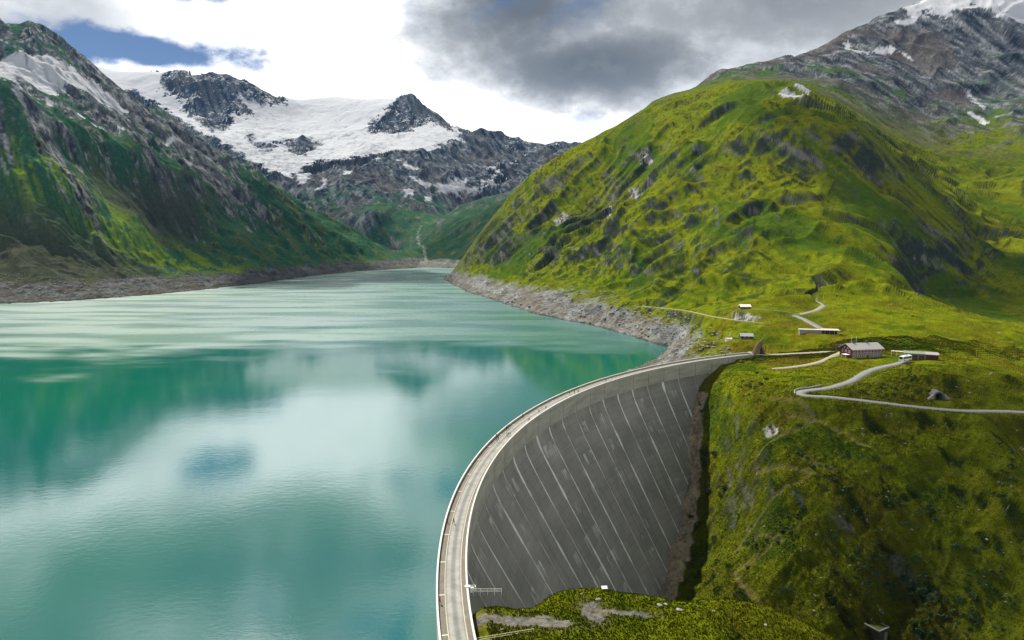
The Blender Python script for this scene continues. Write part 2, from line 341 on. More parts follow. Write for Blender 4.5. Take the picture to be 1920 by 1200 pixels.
# ------------------------------------------------------------------ roads and paths (centre lines in the world)
def spline(P, step=2.0):
    P = [np.array(p, float) for p in P]
    Q = [2 * P[0] - P[1]] + P + [2 * P[-1] - P[-2]]; out = []
    for i in range(1, len(Q) - 2):
        k = max(2, int(np.linalg.norm(Q[i + 1] - Q[i]) / step))
        for j in range(k):
            w = cubic_w(j / k); out.append(sum(w[c] * Q[i + c - 1] for c in range(4)))
    out.append(P[-1]); return np.array(out)
ROADS = []   # (name, label, category, pts, half width, material)
def road(name, label, pts, width, mat='gravel_light'):
    ROADS.append((name, label, spline([at(*q) for q in pts]), width / 2, mat))
road('road', 'grey asphalt road that bends in a hairpin below the lodge and runs to the tunnel',
     [(1700, 678, 390), (1675, 684, 386), (1651, 689, 381), (1632, 695, 375), (1616, 703, 368), (1600, 713, 360), (1578, 721, 354), (1550, 728, 350), (1525, 731, 348), (1508, 733, 346), (1500, 737, 341), (1508, 741, 335), (1530, 743, 332), (1560, 744.5, 329), (1640, 753.5, 320), (1720, 763, 313), (1800, 770, 308), (1860, 771, 308), (1920, 773, 307), (2100, 785, 300)], 4.6, 'asphalt_pale')
road('path', 'pale gravel way from the end of the dam past the wooden monument to the lodge',
     [(1402, 660, 450), (1425, 664, 444), (1450, 665, 441), (1480, 663.5, 443), (1520, 661.5, 444), (1560, 659.5, 446), (1585, 660, 440)], 5.0, 'gravel_light')
road('path', 'pale gravel branch path curving along the bank below the monument to the lodge',
     [(1448, 691, 404), (1470, 690, 403), (1510, 685, 408), (1540, 678, 418), (1560, 669, 430), (1578, 661, 438)], 4.2, 'gravel_light')
road('road', 'grey service road climbing from the long low building onto the green slope',
     [(1552, 626, 497), (1542, 618, 505), (1520, 605, 524), (1502, 596, 540), (1491, 592, 548), (1502, 589, 555), (1530, 582, 570), (1545, 573, 592)], 5.0, 'gravel_grey')
road('path', 'narrow gravel path contouring above the bare rocky shore',
     [(1205, 574, 770), (1240, 577, 722), (1290, 583, 650), (1330, 592, 590), (1380, 600, 542), (1432, 606, 530)], 2.4, 'gravel_light')
road('path', 'thin footpath from the small white roofed cabin to the service road',
     [(1408, 579, 558), (1440, 581, 556), (1470, 584, 555), (1492, 588, 554)], 1.6, 'gravel_light')
road('path', 'thin stony footpath zigzagging up the foot of the green mountain',
     [(1545, 573, 592), (1534, 566, 610), (1520, 563, 622), (1512, 560, 630), (1530, 554, 645), (1540, 548, 660), (1528, 541, 680), (1512, 536, 690)], 1.5, 'gravel_light')
TRAILS = [spline([at(*q) for q in T], 1.5) for T in (
    [(1450, 752, 345), (1490, 762, 333), (1525, 785, 322), (1490, 808, 322), (1425, 830, 325), (1420, 845, 322), (1470, 870, 308), (1520, 890, 300), (1470, 915, 300), (1385, 935, 306), (1420, 955, 296), (1468, 985, 285), (1410, 1000, 290), (1380, 1035, 292), (1410, 1075, 277), (1450, 1115, 264), (1480, 1125, 262)],
    [(1480, 770, 330), (1580, 800, 312), (1640, 850, 298)],
    [(1500, 860, 309), (1560, 880, 298)],
    [(1310, 370, 1060), (1380, 385, 990), (1460, 405, 915), (1520, 435, 870)],
    [(1440, 606, 528), (1455, 602, 540), (1480, 598, 545)])]
FLAT = [(at(1625, 678, 402), 21, 31.0), (at(1718, 675, 388), 13, 32.0), (at(1424, 660, 446), 7, 25.6), (at(1398, 634, 486), 9, 29.8), (at(1397, 578, 560), 5, 43.0), (at(1540, 626, 494), 10, 33.2), (at(1697, 680, 388), 7, 31.6), (at(1770, 762, 318), 5, 25.2)]
GRAVEL_PAD = [(at(990, 1168, 137), 14, 2.4), (at(1112, 1150, 141.5), 3.6, 3.6), (at(1180, 1152, 142), 6, 1.6)]

# ------------------------------------------------------------------ snow fields (outlines surveyed, laid on the ground)
SNOW = [
 (1400, 6000, [(-400, 60), (0, 108), (50, 105), (110, 112), (150, 130), (185, 155), (215, 185), (230, 200), (205, 205), (160, 180), (130, 170), (95, 165), (60, 165), (40, 160), (0, 140), (-400, 110)]),
 (1400, 2600, [(85, 183), (100, 195), (100, 208), (88, 200)]), (1400, 2600, [(150, 212), (170, 225), (195, 230), (180, 242), (160, 225)]), (1400, 2600, [(218, 240), (232, 243), (225, 252)]),
 (1400, 2600, [(305, 272), (325, 265), (340, 275), (320, 277)]), (1400, 2600, [(345, 300), (362, 302), (355, 312)]), (1400, 2600, [(30, 160), (60, 168), (55, 172), (30, 168)]),
 (3000, 7000, [(-500, 100), (100, 120), (190, 125), (250, 133), (400, 125), (460, 150), (530, 165), (640, 180), (740, 180), (765, 168), (805, 172), (870, 235), (865, 262), (835, 268), (800, 286), (760, 280), (700, 288), (650, 300), (600, 302), (540, 330), (500, 318), (440, 280), (380, 250), (250, 170), (-500, 200)]),
 (2600, 5000, [(500, 308), (545, 310), (548, 335), (520, 330)]), (2600, 5000, [(556, 325), (582, 322), (575, 345), (555, 342)]), (2600, 5000, [(605, 330), (615, 335), (612, 350), (592, 358), (605, 345)]),
 (2600, 5000, [(645, 318), (662, 320), (655, 328), (645, 326)]), (2600, 5000, [(745, 300), (790, 318), (790, 325), (760, 312)]), (2600, 5000, [(770, 330), (810, 345), (800, 352), (775, 340)]),
 (2600, 5000, [(815, 345), (850, 330), (880, 350), (915, 340), (940, 305), (945, 315), (920, 352), (870, 365), (830, 362)]), (2600, 5000, [(755, 355), (775, 358), (780, 368), (760, 368)]),
 (2600, 5000, [(795, 366), (808, 366), (808, 376), (797, 376)]), (2600, 5000, [(912, 312), (940, 306), (930, 318)]), (2600, 5000, [(680, 310), (700, 306), (698, 314)]), (2600, 5000, [(700, 296), (716, 294), (712, 302)]),
 (1000, 2600, [(1468, 174), (1490, 176), (1520, 188), (1505, 195), (1470, 186)]), (1000, 2600, [(1486, 160), (1510, 166), (1518, 177), (1492, 168)]),
 (1500, 3500, [(1576, 90), (1590, 82), (1605, 94), (1670, 90), (1690, 98), (1640, 97), (1590, 101)]), (1500, 3500, [(1690, 98), (1716, 112), (1712, 118)]),
 (1500, 3500, [(1672, 45), (1720, 36), (1712, 46), (1680, 50)]), (1500, 3500, [(1690, 28), (1735, 0), (1800, -40), (2300, -70), (2300, 30), (1920, 40), (1885, 44), (1868, 20), (1820, 16), (1760, 34), (1730, 30)]),
 (1500, 3500, [(1808, 170), (1818, 172), (1850, 200), (1846, 203), (1822, 190)]), (1500, 3500, [(1812, 206), (1822, 207), (1850, 228), (1846, 232)]), (1500, 3500, [(1862, 214), (1880, 220), (1870, 222)]),
 (1400, 4000, [(1540, 78), (1568, 62), (1572, 66), (1545, 82)]), (2800, 4000, [(1033, 288), (1070, 278), (1070, 282), (1040, 293)]),
]
ROCKP = [(900, 2000, [(1200, 288), (1212, 279), (1238, 278), (1215, 300), (1198, 304)]), (900, 2000, [(1040, 410), (1055, 398), (1072, 398), (1060, 415), (1040, 430)]), (900, 2000, [(1062, 468), (1080, 455), (1086, 462), (1070, 476)]),
 (900, 2000, [(1125, 400), (1150, 390), (1150, 405), (1130, 412)]), (900, 2000, [(1180, 370), (1205, 366), (1195, 385), (1180, 382)]), (200, 700, [(1425, 800), (1445, 785), (1475, 790), (1465, 815), (1435, 820)]), (400, 700, [(1365, 592), (1400, 588), (1440, 598), (1420, 603), (1370, 603)])]
# dark rock breaking through the ice
NUNATAK = [(3000, 7000, [(310, 140), (390, 128), (420, 132), (450, 145), (500, 160), (525, 175), (525, 188), (480, 185), (455, 180), (440, 195), (470, 210), (430, 208), (415, 240), (400, 246), (380, 230), (350, 200), (368, 180), (312, 172)]),
 (3000, 7000, [(705, 230), (740, 205), (755, 180), (775, 172), (800, 180), (800, 190), (850, 225), (862, 238), (840, 240), (800, 222), (770, 225), (790, 232), (760, 245), (735, 250), (745, 240), (700, 248)]),
 (3000, 7000, [(530, 265), (580, 262), (600, 270), (560, 290), (545, 285)]), (3000, 7000, [(480, 270), (520, 268), (525, 275), (490, 280)]), (3000, 7000, [(455, 255), (475, 258), (470, 265)])]
def poly_sd(P, s, t):
    """signed distance (inside positive) to a closed outline"""
    P = np.array(P); best = np.full(s.shape, 1e9); ins = np.zeros(s.shape, bool)
    for i in range(len(P)):
        a, b = P[i], P[(i + 1) % len(P)]
        e = b - a; k = np.clip(((s - a[0]) * e[0] + (t - a[1]) * e[1]) / (e @ e + 1e-12), 0, 1)
        best = np.minimum(best, (s - a[0] - k * e[0]) ** 2 + (t - a[1] - k * e[1]) ** 2)
        c = (a[1] > t) != (b[1] > t)
        with np.errstate(divide='ignore', invalid='ignore'):
            ins ^= c & (s < (b[0] - a[0]) * (t - a[1]) / (b[1] - a[1]) + a[0])
    return np.sqrt(best) * np.where(ins, 1, -1)
# every outline is dropped onto the ground first and then compared on the map (bearing, log distance)
LOGY = TT; BEAR = S2
def land(px, py, dmin, dmax):
    dx, dy, dz = ray(px, py); s = dx / dy
    i = int(np.clip(np.searchsorted(SS, s) - 1, 0, NC - 2))
    w = (Z0[i] - CAMZ) / Y[i]; ok = (Y[i] > dmin) & (Y[i] < dmax)
    hit = np.nonzero(ok & (w >= dz / dy))[0]
    if len(hit): k = hit[0]
    else: k = np.argmax(np.where(ok, w, -9)); return (s, TT[i][k] + 0.02)
    return (s, TT[i][k])
def mask(polys, wob=0.006):
    m = np.full(X.shape, -1.0)
    n1 = fbm(X / 60, Y / 60, 4, 51, 0.6); n2 = fbm(X / 14, Y / 14, 3, 57, 0.6)
    for dmin, dmax, P in polys:
        P2 = []
        for i, a in enumerate(P):
            b = P[(i + 1) % len(P)]; k = max(1, int(math.hypot(a[0] - b[0], a[1] - b[1]) / 12))
            P2 += [(a[0] + (b[0] - a[0]) * j / k, a[1] + (b[1] - a[1]) * j / k) for j in range(k)]
        Q = np.array([land(px, py, dmin, dmax) for (px, py) in P2]); lo, hi = Q.min(0) - 0.03, Q.max(0) + 0.03
        sel = (Y > dmin) & (Y < dmax) & (BEAR > lo[0]) & (BEAR < hi[0]) & (LOGY > lo[1]) & (LOGY < hi[1])
        if not sel.any(): continue
        size = math.sqrt(max(1e-9, (np.ptp(Q[:, 0]) * np.ptp(Q[:, 1]))))
        k = min(1.0, size / 0.09)
        v = poly_sd(Q, BEAR[sel], LOGY[sel]) + (n1[sel] * 0.9 + n2[sel] * 0.5) * wob * (0.10 + k)
        m[sel] = np.maximum(m[sel], v)
    return m
SN, NU = mask(SNOW, 0.010), mask(NUNATAK, 0.010)

# ------------------------------------------------------------------ relief
def dist_line(P, x, y):
    """distance to a polyline and the height there, only near it"""
    best = np.full(x.shape, 1e9); bz = np.zeros(x.shape)
    for p in P:
        d = (x - p[0]) ** 2 + (y - p[1]) ** 2
        m = d < best; best[m] = d[m]; bz[m] = p[2]
    return np.sqrt(best), bz
def relief():
    Z = Z0.copy()
    far = sstep(Y, 2500, 3200)
    xl = np.interp(Y, [0, 600, 900, 1300, 1600, 2300, 3000], [-150, 20, -100, -200, -250, -290, -380])
    left = sstep(-(X - xl), -20, 60) * (1 - far)
    right = (1 - left) * (1 - far)
    rup = right * sstep(Y, 1500, 1900)
    front = right * sstep(Y, 560, 700) * (1 - sstep(Y, 1450, 1700))
    near = right * (1 - sstep(Y, 560, 700))
    dry = sstep(Z0, 4, 60)
    shore = sstep(Z0, -6, 6) * (1 - sstep(Z0, 24, 40))
    # domain warp
    wx = X + 60 * fbm(X / 300, Y / 300, 3, 31); wy = Y + 60 * fbm(X / 300, Y / 300, 3, 47)
    hgt = np.clip((Z0 - 60) / 300, 0, 1)
    # far massif: ridged rock
    rf = ridged(wx / 520, wy / 620, 6, 3, 0.52, 520)
    soft = sstep(SN, -0.006, 0.004) * (1 - sstep(NU, -0.008, 0.0)); bare = far * (1 - soft)
    Z += bare * (rf - 1.0) * 42 * sstep(Z0, 60, 400) + bare * fbm(X / 90, Y / 130, 4, 9, 0.5, 2.03, 90) * 10 + far * soft * (fbm(wx / 260, wy / 260, 4, 8, 0.5, 2.03, 260) * 10 + fbm(X / 50, Y / 50, 3, 10) * 1.5)
    # left mountain: ribs and gullies running down to the lake
    a = wx * 0.37 + wy * 0.93; b = -wx * 0.93 + wy * 0.37
    g = ridged(a / 130, b / 420, 5, 11, 0.5, 130)
    Z += left * dry * ((g - g.mean()) * 19 + fbm(X / 60, Y / 60, 5, 15, 0.55, 2.03, 60) * 5)
    g2 = ridged(a / 38, b / 200, 3, 14, 0.5, 38)
    Z += left * dry * (g2 - 1) * 4.5
    # right mountain, lake side: ribs down to the water
    a = -wx * 0.31 + wy * 0.95; b = wx * 0.95 + wy * 0.31
    lake_side = front * (1 - sstep(X, 150, 420))
    g = ridged(a / 110, b / 330, 4, 21, 0.5, 110)
    gs = ridged(a / 150, b / 330, 3, 22, 0.45, 150)
    Z += lake_side * 17 * dry * (g - g.mean()) + rup * 13 * dry * (gs - gs.mean())
    # right mountain, front: hummocky benches
    f1 = fbm(wx / 120, wy / 70, 3, 23, 0.5, 2.03, 70)
    rd = ridged(wx / 85, wy / 65, 3, 26, 0.5, 60)
    Z += front * dry * (f1 * 12 + (rd - rd.mean()) * 7.0 * (0.6 + 0.4 * sstep(X, 100, 300)))
    Z += rup * dry * (fbm(X / 80, Y / 80, 4, 27, 0.5, 2.03, 80) * 6 + fbm(X / 24, Y / 24, 3, 30, 0.55, 2.03, 24) * 2.2)
    rd2 = ridged(wx / 30 + 3, wy / 24, 3, 29, 0.55, 24)
    Z += front * dry * (fbm(X / 22, Y / 18, 4, 28, 0.55, 2.03, 18) * 1.5 + (rd2 - rd2.mean()) * 0.9)
    # shore rock
    Z += shore * (1 - far) * (ridged(X / 26, Y / 26, 4, 33, 0.55, 26) - 1.0) * 2.6 * sstep(Y, 380, 470)
    # near hillside
    calm = np.ones_like(X)
    nearw = near * sstep(Y, 180, 240)
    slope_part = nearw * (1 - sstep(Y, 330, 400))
    h1 = ridged(wx / 46, wy / 30, 4, 35, 0.55, 30)
    # gullies that run towards lower right as in the photograph's slope
    c1, s1 = math.cos(R(38)), math.sin(R(38))
    ga = X * c1 + Y * s1; gb = -X * s1 + Y * c1
    h2 = ridged(ga / 30 + 0.3 * fbm(X / 50, Y / 50, 2, 4), gb / 110, 4, 37, 0.5, 30)
    h3 = fbm(X / 11, Y / 8, 4, 39, 0.55, 2.03, 8)
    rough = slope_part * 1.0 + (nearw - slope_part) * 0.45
    Z += rough * ((h1 - h1.mean()) * 2.0 + (h2 - h2.mean()) * 2.8 + h3 * 1.2)
    kn = near * (1 - sstep(Y, 180, 240)) * sstep(X, -4, 6)
    Z += kn * (fbm(X / 9, Y / 7, 4, 41, 0.55) * 0.55 + fbm(X / 2.2, Y / 2.2, 3, 43) * 0.16)
    Z += rough * fbm(X / 3.2, Y / 2.6, 3, 44, 0.6, 2.03, 2.6) * 0.42
    # benches for buildings, roads
    for (c, r, z) in FLAT:
        d = np.hypot(X - c[0], Y - c[1]); k = 1 - sstep(d, r, r + 9)
        Z = Z * (1 - k) + z * k
    rd_d = np.full(X.shape, 1e9)
    for name, label, P, hw, mat in ROADS:
        x0, x1, y0, y1 = P[:, 0].min() - 20, P[:, 0].max() + 20, P[:, 1].min() - 20, P[:, 1].max() + 20
        m = (X > x0) & (X < x1) & (Y > y0) & (Y < y1)
        d, z = dist_line(P, X[m], Y[m])
        k = 1 - sstep(d, hw + 0.8, hw + 0.8 + max(4, hw * 4.5))
        zz = Z[m]; Z[m] = zz * (1 - k) + (z - 0.12) * k
        rd_d[m] = np.minimum(rd_d[m], d - hw)
    tr = np.full(X.shape, 1e9)
    for P in TRAILS:
        x0, x1, y0, y1 = P[:, 0].min() - 5, P[:, 0].max() + 5, P[:, 1].min() - 5, P[:, 1].max() + 5
        m = (X > x0) & (X < x1) & (Y > y0) & (Y < y1)
        d, z = dist_line(P, X[m], Y[m]); tr[m] = np.minimum(tr[m], d)
    Z -= np.exp(-(tr / 1.0) ** 2) * 0.35
    # keep the dam's crest clear
    rr = np.hypot(X - DC[0], Y - DC[1])
    on = (1 - sstep(np.abs(rr - (RO + RI) / 2), 5.5, 14)) * (Y < 470) * (X < 175)
    cap = CREST - 1.3
    Z = np.where(on > 0, np.minimum(Z, cap * on + Z * (1 - on)), Z)
    return Z, dict(soft=soft, far=far, left=left, right=right, rup=rup, front=front, near=near, lake_side=lake_side, kn=kn, slope=slope_part, rd=rd_d, tr=tr, xl=xl, g2=g2)
Z, MK = relief()
Pt = np.stack([X, Y, Z], -1)
du = np.gradient(Pt, axis=0); dv = np.gradient(Pt, axis=1)
NRM = np.cross(du, dv); NRM /= np.linalg.norm(NRM, axis=-1, keepdims=True) + 1e-9
NRM *= np.sign(NRM[..., 2:3])
SLOPE = np.arccos(np.clip(NRM[..., 2], 0, 1))
print('relief', time.time() - T0)

# height of the finished ground under a point
def ground(x, y):
    s = x / y; i = int(np.clip(np.searchsorted(SS, s) - 1, 0, NC - 2)); f = (s - SS[i]) / (SS[i + 1] - SS[i])
    t = math.log(y)
    z0 = np.interp(t, TT[i], Z[i]); z1 = np.interp(t, TT[i + 1], Z[i + 1])
    return float(z0 + (z1 - z0) * f)
def cast(px, py, dmin=66, dmax=6200, n=1500):
    """first point of the ground seen along a sight line"""
    dx, dy, dz = ray(px, py); s = dx / dy
    i = int(np.clip(np.searchsorted(SS, s) - 1, 0, NC - 2))
    w = (Z[i] - CAMZ) / Y[i]; hit = np.nonzero((w >= dz / dy) & (Y[i] > dmin))[0]
    d = Y[i][hit[0]] if len(hit) else dmax
    return (s * d, d, Z[i][hit[0]] if len(hit) else 0.0)

# ------------------------------------------------------------------ what grows or lies where: colour of the ground
def lerp(a, b, k):
    k = k[..., None]; return a * (1 - k) + b * k
def col(*c): return np.array(c, np.float32)
def paint():
    sh = 1 - np.clip(MK['rup'] + MK['far'], 0, 1); XW = X + 0.62 * Z * sh; YW = Y - 0.55 * Z * sh          # so that steep ground is not streaked
    far, left, right, rup, front, near = (MK[k] for k in ('far', 'left', 'right', 'rup', 'front', 'near'))
    n_big = fbm(XW / 210, YW / 210, 4, 61, 0.55); n_mid = fbm(XW / 42, YW / 42, 4, 63, 0.55); n_sm = fbm(XW / 9, YW / 9, 4, 65, 0.6)
    n_fine = fbm(XW / 2.2, YW / 2.2, 3, 67, 0.6)
    nearf = 1 - sstep(Y, 300, 1200)
    streak = fbm(XW / 26 + 0.4 * n_mid, YW / 9, 4, 69, 0.6)
    # --- grass
    g_yellow = col(0.148, 0.178, 0.003); g_olive = col(0.112, 0.116, 0.005); g_deep = col(0.036, 0.078, 0.005); g_brown = col(0.115, 0.080, 0.012); g_dark = col(0.016, 0.032, 0.007)  # first tone is the yellow-green base colour of the grass
    C = np.broadcast_to(g_yellow, X.shape + (3,)).copy()
    C = lerp(C, g_olive, sstep(n_mid + 0.25 * n_sm, -0.3, 0.7))
    C = lerp(C, g_brown, 0.5 * sstep(n_big + 0.4 * streak, 0.25, 0.9))
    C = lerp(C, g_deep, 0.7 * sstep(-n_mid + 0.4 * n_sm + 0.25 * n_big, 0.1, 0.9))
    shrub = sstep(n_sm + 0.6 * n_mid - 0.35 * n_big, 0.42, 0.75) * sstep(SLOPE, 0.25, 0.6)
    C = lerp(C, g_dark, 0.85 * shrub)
    C *= (0.78 - 0.27 * MK['slope'] - 0.14 * MK['kn'])[..., None]  # slope and knoll: darker olive grass, with some shade put into the colour
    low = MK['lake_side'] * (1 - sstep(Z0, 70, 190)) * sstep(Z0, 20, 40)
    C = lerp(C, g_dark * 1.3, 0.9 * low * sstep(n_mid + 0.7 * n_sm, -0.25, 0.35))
    C = lerp(C, g_deep, 0.75 * front * sstep(n_big + 0.4 * n_mid, 0.05, 0.5))  # broad deep green zones that also raise the hill's shade contrast by colour
    # bluish turf on left and far slopes, with cloud shade and haze in its colour
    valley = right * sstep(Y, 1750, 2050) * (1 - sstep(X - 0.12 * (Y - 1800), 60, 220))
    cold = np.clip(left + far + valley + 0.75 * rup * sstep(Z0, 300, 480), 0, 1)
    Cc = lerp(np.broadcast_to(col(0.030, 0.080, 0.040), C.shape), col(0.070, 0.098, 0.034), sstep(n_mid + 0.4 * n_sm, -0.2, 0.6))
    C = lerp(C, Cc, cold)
    C = lerp(C, np.clip(C * 0.5, 0, 1), valley)  # valley side darkened in the colour to stand for its shade
    sp = np.exp(-((dspur) / 75.0) ** 2) * left
    C = lerp(C, col(0.125, 0.190, 0.012), np.clip(sp * 1.2 * sstep(n_mid + 0.5 * n_sm + 0.2, -0.4, 0.5), 0, 1))  # sunlight on the spur put into the colour as brighter grass
    # --- rock
    strat = fbm(XW / 34 + Z / 60, YW / 34 - Z / 45, 5, 71, 0.65)
    a_ = X * 0.37 + Y * 0.93; b_ = -X * 0.93 + Y * 0.37
    strat = np.where(left > 0.5, fbm(a_ / 20 + 0.8 * n_mid, b_ / 30, 5, 72, 0.68), strat)
    rk = lerp(np.broadcast_to(col(0.115, 0.118, 0.118), C.shape), col(0.30, 0.295, 0.28), sstep(strat + 0.4 * n_sm, -0.1, 0.8))
    rk = lerp(rk, col(0.045, 0.048, 0.050), sstep(-strat + 0.5 * n_mid, 0.1, 0.7))
    rk = lerp(rk, col(0.16, 0.13, 0.095), 0.5 * sstep(n_big, 0.0, 0.5) * (1 - 0.8 * left))
    # how much rock shows
    steep = sstep(SLOPE + 0.12 * n_sm + 0.12 * n_mid, 0.82, 1.08)
    m_near = 0.6 * sstep(SLOPE + 0.15 * n_sm + 0.1 * n_big, 1.1, 1.3)
    rk = rk * (1 + 0.55 * fbm(XW / 7, YW / 7, 3, 76, 0.7) * np.clip(rup + left + far, 0, 1))[..., None]; rk = np.clip(rk, 0.012, 0.6)
    rk_front = lerp(np.broadcast_to(col(0.030, 0.036, 0.026), C.shape), col(0.115, 0.115, 0.10), sstep(strat + 0.5 * n_sm, 0.15, 0.8))
    rk = lerp(rk, rk_front, np.clip(front + near, 0, 1) * (1 - rup))
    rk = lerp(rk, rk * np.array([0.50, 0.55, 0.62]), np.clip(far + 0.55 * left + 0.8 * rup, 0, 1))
    hL = np.clip((Z0 - 60) / 330, 0, 1)
    m_left = np.clip(sstep(n_mid * 0.5 + n_big * 0.75 + hL * 0.95 + 0.5 * n_sm + (SLOPE - 0.65) * 1.2, 0.56, 1.05), 0, 1)
    m_far = sstep(Z0 / 420 + n_mid * 0.3 + n_big * 0.3 + 0.8 * (SLOPE - 0.6), 0.25, 0.75)
    m_rup = sstep(Z0 / 520 + n_mid * 0.35 + n_big * 0.5 + 0.9 * (SLOPE - 0.6) + 0.3 * sstep(X, 500, 900), 0.75, 1.15)
    m_front = np.clip(steep + 0.8 * sstep(n_sm + n_mid - 0.2, 0.75, 1.1) * lake, 0, 1)
    RK = np.clip(left * m_left + far * m_far + rup * m_rup + front * (1 - rup) * m_front + near * m_near, 0, 1)
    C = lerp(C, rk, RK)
    # dark brown scree on the near left slope
    scr = left * sstep(-(X + 640 + 0.25 * (Y - 1200) + 60 * n_mid + 0 * Y), -40, 60) * (1 - sstep(Z0, 150, 300)) * (1 - np.clip(sp * 1.4, 0, 1))
    C = lerp(C, lerp(np.broadcast_to(col(0.050, 0.052, 0.032), C.shape), col(0.075, 0.070, 0.048), sstep(n_sm + 0.6 * streak, 0.2, 0.9)), 0.9 * scr)
    # scree fans, red-brown on the upper right
    sc2 = rup * sstep(n_big + 0.4 * n_mid, 0.0, 0.4) * sstep(Z0, 330, 480)
    C = lerp(C, col(0.075, 0.065, 0.06), 0.5 * sc2)
    # scattered pale stones
    st = (fbm(XW / 1.6, YW / 1.6, 2, 73) > 0.95) & (n_mid > -0.1)
    C = np.where((st & (Y < 900) & (near > 0.5))[..., None], C * 0.4 + 0.28 * 0.6, C)
    # outcrops
    ro = sstep(mask(ROCKP, 0.01), -0.002, 0.004)
    C = lerp(C, lerp(rk, col(0.34, 0.33, 0.31), sstep(n_fine + n_sm, -0.4, 0.6)), ro * 0.9)
    # --- the band bared by the sunken lake
    band = 1 - sstep(Z + 3.0 * n_sm + 5 * n_mid + 4.0 * (1 - left), 20, 27)
    band *= sstep(np.hypot(X - DC[0], Y - DC[1]), RO - 4, RO + 4) * (Y < 2600) * (1 - sstep(X, 215, 250))
    bl = lerp(np.broadcast_to(col(0.145, 0.14, 0.125), C.shape), col(0.25, 0.245, 0.23), sstep(n_fine * 0.5 + n_sm, -0.2, 0.6))
    bl = lerp(bl, col(0.085, 0.085, 0.08), sstep(strat + 0.5 * n_sm, 0.0, 0.7))
    bl = lerp(bl, col(0.14, 0.105, 0.065), 0.6 * sstep(-np.abs(Z - 4) + 2 * n_sm, -2.0, 0.5))
    bl = lerp(bl, col(0.125, 0.098, 0.066), 0.7 * sstep(n_mid + 0.5 * n_sm, -0.1, 0.5))
    bl = bl * (1 + 0.35 * pn(Z * 0.55 + 0.6 * n_sm, X / 260 + Y / 300, 75))[..., None] * np.array([0.93, 1.0, 1.06])
    bl = lerp(bl, bl * 0.45, 1 - sstep(Z + 0.5 * n_sm, 0.5, 1.6))
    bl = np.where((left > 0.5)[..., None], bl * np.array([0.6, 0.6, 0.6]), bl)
    C = lerp(C, bl, band)
    # bare rock strip at the dam's foot, widened and paled against the shadow
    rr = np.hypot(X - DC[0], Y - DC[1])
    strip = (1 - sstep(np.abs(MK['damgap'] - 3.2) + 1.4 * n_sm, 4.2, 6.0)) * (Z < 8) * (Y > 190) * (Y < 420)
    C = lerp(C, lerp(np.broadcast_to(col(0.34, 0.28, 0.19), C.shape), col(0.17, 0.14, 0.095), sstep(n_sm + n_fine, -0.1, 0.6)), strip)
    # gravel on the knoll, trails
    for (c, rx, ry) in GRAVEL_PAD:
        k = 1 - sstep(np.hypot((X - c[0]) / rx, (Y - c[1]) / ry) + 0.25 * n_sm + 0.1 * n_fine, 0.75, 1.0)
        k2 = 1 - sstep(np.hypot((X - c[0]) / (rx * 1.35), (Y - c[1]) / (ry * 1.6)) + 0.3 * n_sm, 0.7, 1.1)
        C = lerp(C, col(0.13, 0.12, 0.045), 0.4 * k2)
        C = lerp(C, lerp(np.broadcast_to(col(0.17, 0.165, 0.15), C.shape), col(0.11, 0.10, 0.08), sstep(n_fine, -0.3, 0.5)), k)
    tr = MK['tr'] + 0.5 * n_fine
    C = lerp(C, col(0.12, 0.09, 0.05), 0.8 * (1 - sstep(tr, 0.3, 1.0)))
    C = lerp(C, col(0.18, 0.155, 0.08), 0.55 * (1 - sstep(MK['rd'] + 0.6 * n_fine, 0.0, 1.4)))
    # pale stream bed at the head of the valley
    d, _ = dist_line(STREAM, X, Y)
    C = lerp(C, col(0.42, 0.41, 0.38), (1 - sstep(d + 5 * n_sm, 2, 7)) * 0.45)
    # --- snow and ice
    sn, nu = SN, NU
    snow = sstep(sn, -0.0012, 0.0012)
    speck = sstep(n_mid * 0.7 + 0.5 * n_sm + 0.35 * n_big, 0.62, 0.72) * sstep(Z0, 430, 560) * left * (1 - sstep(SLOPE, 0.8, 1.0)) + sstep(n_mid * 0.6 + 0.6 * n_sm - n_big * 0.3, 0.75, 0.85) * far * sstep(Z0, 250, 500)
    nun = sstep(nu + 0.004 * n_mid, -0.0012, 0.0012) * (1 - 0.95 * sstep(n_sm * 0.6 + n_mid * 0.7 + 0.3 * (1 - SLOPE), 0.55, 0.7))
    cliffs = sstep(SLOPE + 0.1 * n_sm + 0.12 * n_mid, 0.92, 1.02) * far
    snow = np.clip(np.maximum(snow * (1 - nun) * (1 - cliffs), np.clip(speck, 0, 1)), 0, 1)
    ice = lerp(np.broadcast_to(col(0.46, 0.475, 0.50), C.shape), col(0.22, 0.235, 0.26), 0.9 * sstep(n_mid * 0.5 + streak * 0.7 + n_big * 0.4 - (Z0 - 750) / 700, 0.1, 0.9))
    C = lerp(C, ice, snow)
    C *= (1 + 0.22 * n_fine * (1 - snow) * nearf)[..., None]
    return np.clip(C, 0.004, 0.9), np.clip(RK + band, 0, 1) * (1 - snow), snow
STREAM = spline([at(800, 488, 2340), at(795, 470, 2500), at(787, 450, 2750), at(783, 435, 2950), at(790, 425, 3050)], 20)
SPUR = spline([at(*q) for q in [(70, 290, 1375), (130, 325, 1385), (180, 385, 1385), (250, 432, 1400), (330, 487, 1440), (400, 503, 1510)]], 15)
dspur = np.full(X.shape, 1e9)
_m = (X < -300) & (Y > 1200) & (Y < 1800); dspur[_m] = dist_line(SPUR, X[_m], Y[_m])[0]
lake = MK['lake_side']
